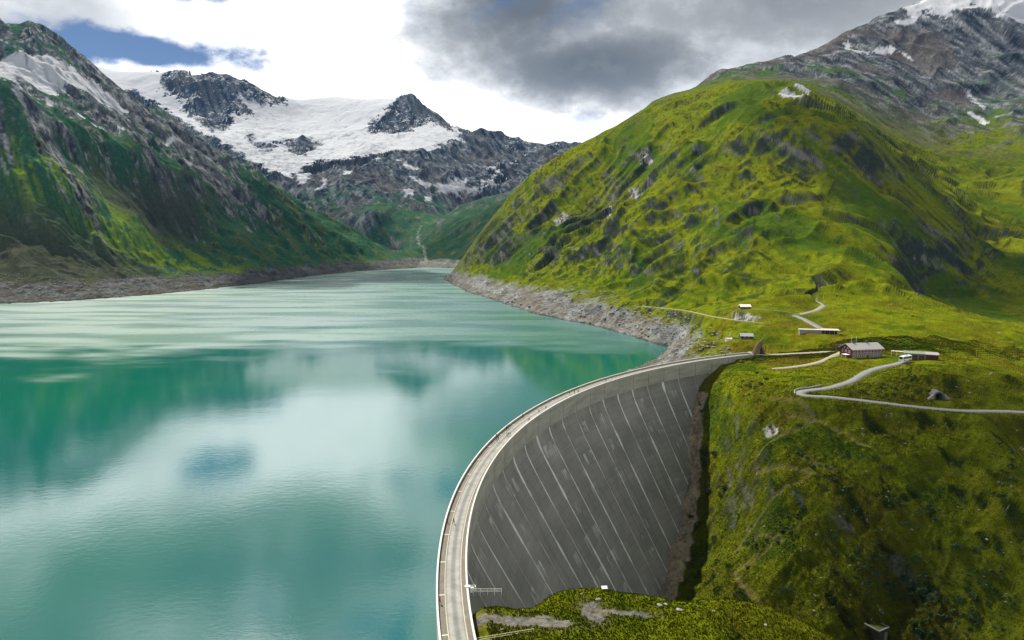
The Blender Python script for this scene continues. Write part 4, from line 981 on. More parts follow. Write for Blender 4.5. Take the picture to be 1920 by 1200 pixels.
# ------------------------------------------------------------------ buildings
def framed(origin, th):
    e1 = Vector((math.cos(th), math.sin(th), 0)); e2 = Vector((-math.sin(th), math.cos(th), 0))
    return e1, e2
ROOF_G = simple('grey_metal_roof', (0.27, 0.27, 0.26), 0.55, 0.4, 0.0, 0.14, 0.7)
STONE = simple('grey_stone_wall', (0.19, 0.175, 0.15), 0.95, 0.1, 0, 0.35, 1.8, 0.05, 3.0)
REDW = simple('red_brown_boards', (0.085, 0.026, 0.016), 0.85, 0.2, 0, 0.25, 1.5)
DARKW = simple('dark_timber', (0.06, 0.045, 0.034), 0.9, 0.2, 0, 0.3, 1.5)
GLASS = simple('window_glass', (0.02, 0.025, 0.03), 0.08, 0.6, 0, 0.1, 1.0)
WHITE = simple('white_paint', (0.72, 0.72, 0.70), 0.6, 0.4, 0, 0.08, 1.0)
CONC = simple('weathered_concrete', (0.24, 0.235, 0.215), 0.95, 0.1, 0, 0.25, 0.9)
PALEROOF = simple('pale_gravel_roof', (0.42, 0.40, 0.33), 0.95, 0.1, 0, 0.2, 0.8)
def shutter_mat(): return simple('red_shutter', (0.22, 0.05, 0.03), 0.8, 0.2)
def build_lodge():
    L0 = empty('lodge', (202.0, 400.0, 31.0), R(11)); W, D, H, RG = 20.4, 11.2, 5.4, 8.0
    tag(L0, 'long grey stone mountain lodge with red boarded gable and grey roof', 'lodge')
    m = MB(); m.box(0, W, 0, D, -5.5, 2.7); m.build('stone_wall', STONE, L0)
    m = MB(); m.box(0.04, W - 0.04, 0.04, D - 0.04, 2.7, H + 0.05); m.build('upper_wall', simple('brown_plaster', (0.24, 0.19, 0.14), 0.9, 0.2, 0, 0.25, 1.2), L0)
    for x0 in (-0.03, W - 0.12):                     # gable ends of boards
        m = MB(); m.add([(x0, 0, 0.2), (x0, D, 0.2), (x0, D, H), (x0, D / 2, RG - 0.15), (x0, 0, H), (x0 + 0.15, 0, 0.2), (x0 + 0.15, D, 0.2), (x0 + 0.15, D, H), (x0 + 0.15, D / 2, RG - 0.15), (x0 + 0.15, 0, H)],
                         [(0, 1, 2, 3, 4), (5, 9, 8, 7, 6), (0, 4, 9, 5), (1, 6, 7, 2), (2, 7, 8, 3), (3, 8, 9, 4), (0, 5, 6, 1)])
        g = m.build('gable', REDW, L0); g['label'] = 'red brown boarded gable wall'
        for k in range(15):                          # cover strips over the board joints
            y = 0.4 + k * (D - 0.8) / 14; zt = H + (RG - H) * (1 - abs(y - D / 2) / (D / 2)) - 0.35
            xo = x0 - 0.05 if x0 < 0 else x0 + 0.16
            s = MB(); s.box(xo, xo + 0.04, y - 0.06, y + 0.06, 0.25, zt); s.build('board_strip', REDW, g)
    ov = 0.9
    for s in (0, 1):
        y0 = -ov if s == 0 else D + ov; dz = (RG - H) / (D / 2); ze = H - ov * dz
        m = MB(); m.hexa([(-0.8, y0, ze), (W + 0.8, y0, ze), (W + 0.8, D / 2, RG), (-0.8, D / 2, RG), (-0.8, y0, ze + 0.28), (W + 0.8, y0, ze + 0.28), (W + 0.8, D / 2, RG + 0.28), (-0.8, D / 2, RG + 0.28)])
        r = m.build('roof', ROOF_G, L0)
        for k in range(22):                          # standing seams
            x = -0.6 + k * (W + 1.2) / 21; t = MB()
            t.hexa([(x - 0.04, y0, ze + 0.281), (x + 0.04, y0, ze + 0.281), (x + 0.04, D / 2, RG + 0.281), (x - 0.04, D / 2, RG + 0.281), (x - 0.04, y0, ze + 0.37), (x + 0.04, y0, ze + 0.37), (x + 0.04, D / 2, RG + 0.37), (x - 0.04, D / 2, RG + 0.37)])
            t.build('seam', ROOF_G, r)
    def window(x, z, w, h, face='front', sh=True):
        def b(mb, x0, x1, o0, o1, z0, z1):
            if face == 'front': mb.box(x0, x1, -o1, -o0, z0, z1)
            else: mb.box(-o1, -o0, x0, x1, z0, z1)
        base = 0.0 if face == 'front' else 0.05
        m = MB(); b(m, x - w / 2 - 0.1, x + w / 2 + 0.1, base - 0.05, base + 0.07, z - h / 2 - 0.1, z + h / 2 + 0.1); f = m.build('window', WHITE, L0)
        m = MB(); b(m, x - w / 2, x - 0.04, base + 0.02, base + 0.085, z - h / 2, z + h / 2); b(m, x + 0.04, x + w / 2, base + 0.02, base + 0.085, z - h / 2, z + h / 2); m.build('pane', GLASS, f)
        if sh:
            for q in (-1, 1):
                m = MB(); xa = x + q * (w / 2 + 0.1); xb = x + q * (w / 2 + 0.6); b(m, min(xa, xb), max(xa, xb), base - 0.03, base + 0.1, z - h / 2 - 0.05, z + h / 2 + 0.05); m.build('shutter', shutter_mat(), f)
    for k in range(9): window(1.3 + k * 2.22, 4.0, 0.9, 1.15)
    for k in range(7): window(1.6 + k * 2.7, 1.3, 1.0, 1.2, 'front', False)
    for k in range(3): window(2.6 + k * 3.0, 3.6, 1.0, 1.1, 'side', False)
    for k in range(2): window(4.2 + k * 2.8, 5.7, 0.8, 0.9, 'side', False)
    m = MB(); m.box(10.1, 11.3, -0.12, 0.02, -0.9, 1.5); d = m.build('door', DARKW, L0); m = MB(); m.box(11.1, 11.16, -0.2, -0.121, 0.2, 0.5); m.build('handle', WHITE, d)
    for x in (4.2, 13.0):
        m = MB(); m.box(x, x + 0.9, D / 2 - 0.45, D / 2 + 0.45, RG - 0.4, RG + 1.3); m.box(x - 0.12, x + 1.02, D / 2 - 0.57, D / 2 + 0.57, RG + 1.302, RG + 1.5); m.build('chimney', simple('soot_dark_masonry', (0.07, 0.065, 0.06)), L0)
    m = MB(); m.box(-3.2, -0.25, 1.5, 5.4, 1.9, 2.05); m.bar((-3.1, 1.6, -1.5), (-3.1, 1.6, 1.9), 0.05); m.bar((-3.1, 5.3, -1.5), (-3.1, 5.3, 1.9), 0.05); m.build('awning', WHITE, L0)
    m = MB(); m.box(-5.5, -0.2, -3.2, D * 0.6, -5.5, -0.9); m.build('terrace_base', STONE, L0)
    m = MB()
    for x in (-5.4, -3.6, -1.8): m.bar((x, -3.1, -0.9), (x, -3.1, 0.15), 0.05)
    m.bar((-5.4, -3.1, 0.15), (-0.3, -3.1, 0.15), 0.05); m.bar((-5.4, -3.1, -0.35), (-0.3, -3.1, -0.35), 0.04); m.build('terrace_rail', DARKW, L0)
    for i, x in enumerate((12.2, 15.6)):
        p = L0.matrix_basis @ Vector((x, D + 6, 0)); p.z = ground(p.x, p.y)
        m = MB(); m.bar((0, 0, -0.4), (0, 0, 11.5 - i), 0.09, 8, 0, 0.05); fp = m.build('flagpole', WHITE); fp.location = p
        tag(fp, ('taller' if i == 0 else 'shorter') + ' white flagpole standing behind the lodge roof', 'flagpole', 'flagpoles behind the lodge')
build_lodge()
def canopy_building():
    c = empty('canopy', (228.0, 405.0, 32.0), R(-32)); tag(c, 'flat pale canopy roof on posts between the lodge and the shed', 'canopy')
    m = MB(); m.box(-0.3, 8.6, -0.3, 2.7, 2.5, 2.72); m.build('roof', PALEROOF, c)
    for x in (0, 2.8, 5.6, 8.3):
        for y in (0, 2.4):
            m = MB(); m.box(x - 0.07, x + 0.07, y - 0.07, y + 0.07, -1.5, 2.5); m.build('post', WHITE, c)
    s = empty('shed', (at(1699, 676, 394)[0], 396.0, 31.6), R(-24)); tag(s, 'long grey shed with flat green roof and dark red end bay on the hill edge', 'shed')
    m = MB(); m.box(0, 11.0, 0, 4.6, -4, 3.2); m.build('wall', simple('grey_weathered_boards', (0.17, 0.165, 0.14), 0.95, 0.1, 0, 0.25, 1.5), s)
    m = MB(); m.hexa([(-0.4, -0.5, 3.2), (11.2, -0.5, 3.2), (11.2, 5.1, 3.9), (-0.4, 5.1, 3.9), (-0.4, -0.5, 3.5), (11.2, -0.5, 3.5), (11.2, 5.1, 4.2), (-0.4, 5.1, 4.2)]); m.build('roof', simple('green_grey_roof', (0.17, 0.19, 0.14)), s)
    m = MB(); m.box(11.02, 17.0, -0.8, 4.4, -6, 3.3); w = m.build('end_bay', simple('dark_red_boards', (0.085, 0.028, 0.022), 0.9, 0.2), s)
    for k in range(12):
        t = MB(); t.box(11.2 + k * 0.5, 11.3 + k * 0.5, -0.86, -0.802, -5.5, 3.25); t.build('board_strip', MATS['dark_red_boards'], w)
    m = MB(); m.hexa([(10.7, -1.4, 3.31), (17.5, -1.4, 3.31), (17.5, 4.9, 3.9), (10.7, 4.9, 3.9), (10.7, -1.4, 3.6), (17.5, -1.4, 3.6), (17.5, 4.9, 4.2), (10.7, 4.9, 4.2)]); m.build('roof', ROOF_G, s)
    for k in range(3):
        m = MB(); m.box(0.8 + k * 3.3, 3.4 + k * 3.3, -0.08, 0.02, -0.2, 2.6); g = m.build('garage_door', DARKW, s)
        t = MB(); t.box(2.0 + k * 3.3, 2.3 + k * 3.3, -0.14, -0.081, 0.9, 1.0); t.build('handle', WHITE, g)
canopy_building()
def build_bus():
    P = at(1697, 679, 389); b = empty('bus', (P[0], P[1], 31.75), math.atan2(-0.52, -0.85)); tag(b, 'white bus with dark windows parked on the road beside the lodge', 'bus')
    Lh = 4.6; prof = [(-1.22, 0.35), (-1.25, 1.2), (-1.22, 2.6), (-1.05, 2.95), (1.05, 2.95), (1.22, 2.6), (1.25, 1.2), (1.22, 0.35)]
    m = MB(); rings = []
    for x, k, dz in ((-Lh, 0.94, 0.0), (-Lh + 0.15, 1.0, 0.0), (Lh - 0.3, 1.0, 0.0), (Lh - 0.05, 0.97, 0.0), (Lh, 0.92, 0.0)): rings.append([(x, y * k, z) for y, z in prof])
    m.sweep(rings); m.build('body', WHITE, b)
    m = MB(); m.hexa([(Lh + 0.0, -1.05, 1.25), (Lh + 0.02, 1.05, 1.25), (Lh + 0.02, 0.98, 2.6), (Lh, -0.98, 2.6), (Lh + 0.04, -1.05, 1.25), (Lh + 0.05, 1.05, 1.25), (Lh + 0.05, 0.98, 2.6), (Lh + 0.04, -0.98, 2.6)]); m.build('windscreen', GLASS, b)
    for s in (-1, 1):
        for k in range(5):
            x0 = -Lh + 0.5 + k * 1.65; m = MB(); m.box(x0, x0 + 1.5, min(s * 1.2, s * 1.265), max(s * 1.2, s * 1.265), 1.4, 2.45); m.build('side_window', GLASS, b)
        for x in (-2.8, 2.9):
            m = MB(); m.bar((x, s * 1.02, 0.48), (x, s * 1.27, 0.48), 0.48, 16); w = m.build('wheel', simple('tyre_rubber', (0.03, 0.03, 0.03)), b)
            m = MB(); m.bar((x, s * 1.2, 0.48), (x, s * 1.285, 0.48), 0.26, 12); m.build('rim', simple('wheel_rim', (0.5, 0.5, 0.5), 0.4, 0.5, 0.6), w)
        m = MB(); m.bar((Lh - 0.03, s * 0.85, 0.75), (Lh + 0.04, s * 0.85, 0.75), 0.14, 10); m.build('headlight', simple('lamp_glass', (0.8, 0.8, 0.75), 0.2, 0.5), b)
    m = MB(); m.box(-1.4, 1.0, -0.7, 0.7, 2.95, 3.2); m.build('roof_unit', simple('light_grey_plastic', (0.5, 0.5, 0.5)), b)
build_bus()
def gabled(name, label, cat, loc, rz, W, D, H, RG, wallm, roofm, base=3.0, winsf=2, plinth=None):
    o = empty(name, loc, rz); tag(o, label, cat)
    m = MB(); m.add([(-W / 2, -D / 2, -base), (W / 2, -D / 2, -base), (W / 2, D / 2, -base), (-W / 2, D / 2, -base), (-W / 2, -D / 2, H), (W / 2, -D / 2, H), (W / 2, D / 2, H), (-W / 2, D / 2, H), (-W / 2, 0, RG), (W / 2, 0, RG)],
                    [(0, 3, 2, 1), (0, 1, 5, 4), (2, 3, 7, 6), (1, 2, 6, 9, 5), (3, 0, 4, 8, 7), (4, 5, 9, 8), (6, 7, 8, 9)]); m.build('wall', wallm, o)
    if plinth: m = MB(); m.box(-W / 2 - 0.08, W / 2 + 0.08, -D / 2 - 0.08, D / 2 + 0.08, -base - 0.1, plinth); m.build('plinth', STONE, o)
    for s in (-1, 1):
        dz = (RG - H) / (D / 2); ov = 0.6; ze = H - ov * dz + 0.04
        a, b_ = (s * (D / 2 + ov), 0.0); m = MB()
        m.hexa([(-W / 2 - 0.5, s * (D / 2 + ov), ze), (W / 2 + 0.5, s * (D / 2 + ov), ze), (W / 2 + 0.5, 0, RG + 0.04), (-W / 2 - 0.5, 0, RG + 0.04), (-W / 2 - 0.5, s * (D / 2 + ov), ze + 0.2), (W / 2 + 0.5, s * (D / 2 + ov), ze + 0.2), (W / 2 + 0.5, 0, RG + 0.24), (-W / 2 - 0.5, 0, RG + 0.24)])
        m.build('roof', roofm, o)
    for k in range(winsf):
        x = -W / 2 + W * (k + 1) / (winsf + 1); m = MB(); m.box(x - 0.5, x + 0.5, -D / 2 - 0.06, -D / 2 + 0.02, 0.9, 1.9); f = m.build('window', WHITE, o)
        m = MB(); m.box(x - 0.42, x + 0.42, -D / 2 - 0.08, -D / 2 - 0.061, 0.98, 1.82); m.build('pane', GLASS, f)
    m = MB(); m.box(W / 2 - 1.5, W / 2 - 0.6, -D / 2 - 0.07, -D / 2 + 0.02, 0, 2.0); m.build('door', DARKW, o)
    return o
P = at(1396, 578, 562)
cab = gabled('cabin', 'small red brown cabin with a white roof alone on its mound', 'cabin', (P[0], P[1], 43.0), R(4), 8.4, 5.0, 2.3, 3.6, REDW, simple('white_sheet_roof', (0.74, 0.74, 0.71), 0.6, 0.4), 3.0, 3, 0.5)
m = MB(); m.bar((1.0, 0.4, 3.0), (1.0, 0.4, 4.6), 0.16, 8); m.build('chimney', MATS['soot_dark_masonry'], cab)
P = at(1399, 633, 486)
hut = gabled('hut', 'grey roofed dark timber snack hut beside a pale terrace above the dam', 'hut', (P[0], P[1], 29.8), R(-8), 8.4, 5.4, 2.3, 3.8, DARKW, ROOF_G, 3.0, 2, 0.3)
def terrace():
    P = at(1377, 633, 487); t = empty('terrace', (P[0], P[1], 29.7), R(-8)); tag(t, 'pale gravel terrace with a low kerb beside the snack hut', 'terrace')
    m = MB(); n = 18; pts = [(math.cos(a) * 6.2 * (1 + 0.08 * math.sin(3 * a)), math.sin(a) * 4.6) for a in np.linspace(0, 2 * math.pi, n, endpoint=False)]
    m.sweep([[(x, y, -4) for x, y in pts], [(x, y, 0.06) for x, y in pts]]); m.build('slab', simple('pale_terrace_gravel', (0.52, 0.49, 0.42), 0.95, 0.1), t)
    for k in range(n):
        a, b = pts[k], pts[(k + 1) % n]; m = MB(); m.bar((a[0], a[1], 0.1), (b[0], b[1], 0.1), 0.14, 5); m.build('kerb', CONC, t)
    where = ['nearest the hut door', 'at the lake end of the terrace', 'in the middle of the terrace', 'at the front edge of the terrace']
    for k, (x, y) in enumerate(((4.0, 0.6), (-3.4, 1.4), (0.2, 0.2), (-0.8, -2.6))):
        q = Matrix.Translation(t.location) @ Matrix.Rotation(R(-8), 4, 'Z') @ Vector((x, y, 0.07)); d = empty('picnic_table', q, R(-8 + 23 * k)); tag(d, 'dark wooden picnic table ' + where[k], 'picnic table', 'picnic tables on the terrace')
        m = MB(); m.box(-0.9, 0.9, -0.4, 0.4, 0.7, 0.76); m.build('table_top', DARKW, d)
        for s in (-1, 1):
            m = MB(); m.box(-0.9, 0.9, s * 0.75 - 0.14, s * 0.75 + 0.14, 0.42, 0.47); m.build('bench', DARKW, d)
            m = MB(); m.bar((s * 0.65, -0.75, 0), (s * 0.65, 0.15, 0.7), 0.05, 4); m.bar((s * 0.65, 0.75, 0), (s * 0.65, -0.15, 0.7), 0.05, 4); m.bar((s * 0.65, -0.8, 0.4), (s * 0.65, 0.8, 0.4), 0.04, 4); m.build('leg', DARKW, d)
terrace()
def low_building():
    P = at(1536, 626, 492); o = empty('low_building', (P[0], P[1], 33.0), R(-14)); tag(o, 'long low building with flat pale roofs set into the grassy bank', 'building')
    m = MB(); m.box(-13.5, 1.6, -1.5, 3.0, -3, 2.2); m.build('wall', CONC, o)
    m = MB(); m.box(-14.0, 1.9, -2.1, 3.4, 2.2, 2.5); m.build('roof', PALEROOF, o)
    m = MB(); m.box(2.0, 11.6, -2.4, 4.0, -4, 2.5); m.build('wall', DARKW, o)
    m = MB(); m.box(1.8, 13.2, -4.2, 4.6, 2.5, 2.85); m.build('roof', PALEROOF, o)
    for x in (3.0, 6.2, 9.4, 12.4): m = MB(); m.box(x - 0.12, x + 0.12, -4.0, -3.76, -4, 2.5); m.build('post', CONC, o)
    for k in range(3): m = MB(); m.box(2.6 + k * 3.0, 4.8 + k * 3.0, -2.47, -2.38, -0.1, 1.9); m.build('window', GLASS, o)
    P = at(1579, 646, 455); w = MB(); w.box(-4.2, 4.2, -0.4, 0.4, -4, 2.6); w.box(-4.4, 4.4, -0.5, 0.5, 2.602, 2.8); o = w.build('retaining_wall', simple('dark_concrete', (0.09, 0.09, 0.085))); o.location = (P[0], P[1], ground(P[0], P[1]) + 0.2); o.rotation_euler = (0, 0, R(-20)); tag(o, 'short dark concrete retaining wall behind the lodge gable', 'wall')
low_building()
def build_monument():
    P = at(1424, 663, 446); o = empty('monument', (P[0], P[1], 25.5), R(6)); tag(o, 'brown horn shaped timber monument with dark entrance at the end of the dam', 'monument')
    wood = simple('brown_shingles', (0.19, 0.135, 0.08), 0.95, 0.1, 0, 0.4, 2.2, 0.08, 3.0)
    K = 13; spine = []
    for k in range(K):
        t = k / (K - 1); z = 11.2 * t ** 0.9; x = -0.7 + 0.2 * t + 5.6 * max(0, t - 0.45) ** 1.6 * 1.35; r = 4.3 * (1 - t) ** 1.25 + 0.12
        spine.append((x, z, r))
    n = 20; rg = random.Random(2)
    def ring(k, grow=0.0):
        x, z, r = spine[k]; return [(x + (r + grow) * math.cos(a), (r * 0.72 + grow) * math.sin(a), z) for a in np.linspace(0, 2 * math.pi, n, endpoint=False)]
    rings = [ring(k) for k in range(K)]; rings[0] = [(a, b, -1.5) for a, b, c in rings[0]]
    m = MB(); m.sweep(rings); m.build('shell', wood, o, True)
    for j in range(n):                                # upright planks laid round the shell
        if j in (14, 15, 16): lo = 4
        else: lo = 0
        a = 2 * math.pi * j / n; pts = []; hi = K - rg.choice([2, 3, 4])
        for k in range(lo, hi):
            x, z, r = spine[k]; q = r + 0.10 + rg.uniform(0, 0.08); pts.append((x + q * math.cos(a), (r * 0.72 + 0.1) * math.sin(a), z if k else -1.4))
        m = MB()
        rr = []
        for (x, y, z) in pts:
            w = 0.32 * max(0.25, 1 - z / 12); tx, ty = -math.sin(a) * w, math.cos(a) * w * 0.8; ox, oy = math.cos(a) * 0.14, math.sin(a) * 0.14
            rr.append([(x - tx, y - ty, z), (x + tx, y + ty, z), (x + tx + ox, y + ty + oy, z), (x - tx + ox, y - ty + oy, z)])
        m.sweep(rr); m.build('plank', wood, o)
    m = MB(); m.hexa([(-1.4, -3.4, -1.2), (1.1, -3.4, -1.2), (1.1, -2.2, -1.2), (-1.4, -2.2, -1.2), (-0.55, -2.5, 4.2), (0.25, -2.5, 4.2), (0.25, -1.5, 4.2), (-0.55, -1.5, 4.2)]); m.build('entrance', simple('entrance_gloom', (0.035, 0.022, 0.018)), o)
    for s in (-1.45, 1.15):
        m = MB(); m.bar((s, -3.45, -1.2), ((s + 0.15) * 0.35 - 0.1, -2.5, 4.6), 0.2, 6); m.build('door_post', DARKW, o)
build_monument()
def build_tunnel():
    P = at(1770, 764, 318); o = empty('tunnel_portal', (P[0], P[1] + 4.2, 24.6), R(-4)); tag(o, 'small concrete tunnel mouth in the bank above the road', 'tunnel portal')
    n = 12; ins = [(-1.8, 0)] + [(1.8 * -math.cos(a), 2.0 + 1.8 * math.sin(a)) for a in np.linspace(0, math.pi, n)] + [(1.8, 0)]
    out = [(-2.7, 0)] + [(2.5 * -math.cos(a) , 2.3 + 2.2 * math.sin(a)) for a in np.linspace(0, math.pi, n)] + [(2.7, 0)]
    k = len(ins); v = [(x, 0, z) for x, z in ins] + [(x, 0, z) for x, z in out] + [(x, 5, z) for x, z in ins] + [(x, 5, z) for x, z in out]; f = []
    for i in range(k - 1):
        f += [(i, i + 1, k + i + 1, k + i), (2 * k + i, 3 * k + i, 3 * k + i + 1, 2 * k + i + 1), (i, 2 * k + i, 2 * k + i + 1, i + 1), (k + i, k + i + 1, 3 * k + i + 1, 3 * k + i)]
    f += [(0, k, 3 * k, 2 * k), (k - 1, 3 * k - 1, 4 * k - 1, 2 * k - 1)]
    m = MB(); m.add(v, f); m.build('arch', MATS['dark_concrete'], o)
    m = MB(); m.box(-2.4, 2.4, 4.2, 4.9, -0.4, 4.1); m.build('gloom', simple('tunnel_darkness', (0.006, 0.006, 0.006), 1, 0), o)
    for s in (-1, 1):
        m = MB(); m.hexa([(s * 2.72, -0.6, -1), (s * 5.4, -1.0, -1), (s * 5.4, 0.2, -1), (s * 2.72, 0.6, -1), (s * 2.72, -0.4, 3.2), (s * 5.4, -0.9, 1.0), (s * 5.4, 0.2, 1.0), (s * 2.72, 0.6, 3.2)]); m.build('wing_wall', STONE, o)
build_tunnel()
def hairpin_wall():
    pts = spline([at(*q) for q in [(1540, 725, 355), (1518, 727.5, 352), (1500, 730, 350), (1490, 735, 346), (1490, 740, 338)]], 1.5); o = empty('guard_wall', tuple(pts[len(pts) // 2])); tag(o, 'low grey guard wall round the outside of the road hairpin', 'wall')
    off = Vector(o.location); k = 0
    for i in range(0, len(pts) - 1, 2):
        a, b = pts[i], pts[min(i + 2, len(pts) - 1)]; d = (b - a)[:2]; l = np.linalg.norm(d)
        if l < 0.3: continue
        nx, ny = -d[1] / l * 0.25, d[0] / l * 0.25; za = ground(a[0], a[1]); zb = ground(b[0], b[1]); e = (b - a) * 0.02
        m = MB(); m.hexa([(a[0] - nx - off.x, a[1] - ny - off.y, za - 1.2 - off.z), (b[0] - e[0] - nx - off.x, b[1] - e[1] - ny - off.y, zb - 1.2 - off.z), (b[0] - e[0] + nx - off.x, b[1] - e[1] + ny - off.y, zb - 1.2 - off.z), (a[0] + nx - off.x, a[1] + ny - off.y, za - 1.2 - off.z),
                         (a[0] - nx - off.x, a[1] - ny - off.y, za + 0.8 - off.z), (b[0] - e[0] - nx - off.x, b[1] - e[1] - ny - off.y, zb + 0.8 - off.z), (b[0] - e[0] + nx - off.x, b[1] - e[1] + ny - off.y, zb + 0.8 - off.z), (a[0] + nx - off.x, a[1] + ny - off.y, za + 0.8 - off.z)])
        m.build('wall_segment', CONC, o)
hairpin_wall()
def ruin():
    P = at(1643, 1185, 252); g = ground(P[0], P[1]); o = empty('shaft_hut', (P[0], P[1], g - 1.6), R(28)); tag(o, 'small square concrete shaft hut with a grassy sunken roof on the dark slope', 'hut')
    m = MB(); m.box(-3.0, 3.0, -3.0, 3.0, -5, 3.6); m.build('wall', simple('stained_concrete', (0.05, 0.05, 0.043), 0.95, 0.1, 0, 0.4, 0.8), o)
    for (x0, x1, y0, y1) in ((-3.2, 3.2, -3.2, -2.75), (-3.2, 3.2, 2.75, 3.2), (-3.2, -2.75, -2.745, 2.745), (2.75, 3.2, -2.745, 2.745)):
        m = MB(); m.box(x0, x1, y0, y1, 3.602, 4.0); m.build('roof_kerb', simple('pale_kerb_concrete', (0.20, 0.195, 0.17)), o)
    m = MB(); m.box(-2.74, 2.74, -2.74, 2.74, 3.602, 3.75); m.build('roof_turf', simple('roof_turf', (0.05, 0.06, 0.012), 0.95, 0.1, 0, 0.5, 1.5), o)
    m = MB(); m.box(0.6, 2.2, -3.12, -2.9, -3, 2.2); m.build('pillar', MATS['pale_kerb_concrete'], o)
ruin()

# ------------------------------------------------------------------ fittings at the near end of the dam
def rail_fence(name, label, pts, h, mat, rails=(1.0, 0.55), every=1):
    o = empty(name, pts[0]); off = Vector(pts[0]); tag(o, label, 'railing')
    P = [Vector(p) - off for p in pts]
    for p in P[::every]:
        m = MB(); m.bar(p + Vector((0, 0, -0.3)), p + Vector((0, 0, h)), 0.05, 6); m.build('post', mat, o)
    for r in rails:
        m = MB()
        for a, b in zip(P[:-1], P[1:]): m.bar(a + Vector((0, 0, h * r)), b + Vector((0, 0, h * r)), 0.055, 6)
        m.build('rail', mat, o)
def lin(a, b, n): return [tuple(a[c] + (b[c] - a[c]) * k / n for c in range(3)) for k in range(n + 1)]
GALV = simple('pale_galvanised_tube', (0.62, 0.62, 0.58), 0.5, 0.4, 0.2)
YEL = simple('faded_yellow_tube', (0.66, 0.62, 0.40), 0.6, 0.4)
a = at(886, 1149, 139.6); b = at(940, 1149, 140.5)
rail_fence('railing', 'short white tube railing running from the parapet to the knoll edge', lin((a[0], 143.5, 24.6), (b[0], 143.5, 24.6), 4), 1.15, GALV)
a = at(893, 1206, 130.0); b = at(1001, 1188, 133.0)
rail_fence('railing', 'pale yellow railing slanting away from the parapet at the bottom edge', lin(a, b, 6), 1.1, YEL, (1.0, 0.6, 0.25))
m = MB(); q0, q1 = Vector(a), Vector(b); d = (q1 - q0).normalized(); nn = Vector((-d.y, d.x, 0)) * 0.2
m.hexa([q0 - nn + Vector((0, 0, -2)), q1 - nn + Vector((0, 0, -2)), q1 + nn + Vector((0, 0, -2)), q0 + nn + Vector((0, 0, -2)), q0 - nn + Vector((0, 0, 0.08)), q1 - nn + Vector((0, 0, 0.08)), q1 + nn + Vector((0, 0, 0.08)), q0 + nn + Vector((0, 0, 0.08))])
o = m.build('retaining_wall', MATS['dark_concrete']); tag(o, 'low dark retaining wall under the pale yellow railing', 'wall')
def gauge():
    P = arc_pt(RI - 0.1, 186.2, CREST + 0.95); a = R(186.2); o = empty('gauge_cabinet', P, a); tag(o, 'white gauge cabinet with tube frame fixed outside the near parapet', 'cabinet')
    m = MB(); m.box(-1.15, -0.45, -0.35, 0.35, -1.3, -0.15); m.build('box', WHITE, o)
    m = MB(); m.box(-0.4, 0.75, -0.4, 0.4, 0.012, 0.2); m.build('bracket', WHITE, o)
    m = MB()
    for s in (-0.4, 0.4):
        m.bar((-0.4, s, 0.1), (-1.6, s, 0.1), 0.05); m.bar((-1.6, s, 0.1), (-1.6, s, -0.9), 0.05)
    m.bar((-1.6, -0.4, 0.1), (-1.6, 0.4, 0.1), 0.05); m.build('tube_frame', WHITE, o)
gauge()
def sign():
    P = cast(1133, 1108, 100); o = empty('information_board', (P[0], P[1], ground(P[0], P[1])), 0.1); tag(o, 'small white slanted information board on the crest of the knoll', 'sign')
    for s in (-0.5, 0.5): m = MB(); m.bar((s, 0, -0.3), (s, 0, 0.75), 0.05); m.build('post', DARKW, o)
    m = MB(); m.hexa([(-0.7, -0.42, 0.55), (0.7, -0.42, 0.55), (0.7, 0.30, 0.95), (-0.7, 0.30, 0.95), (-0.7, -0.45, 0.61), (0.7, -0.45, 0.61), (0.7, 0.27, 1.01), (-0.7, 0.27, 1.01)]); m.build('panel', WHITE, o)
sign()
print('buildings', time.time() - T0)
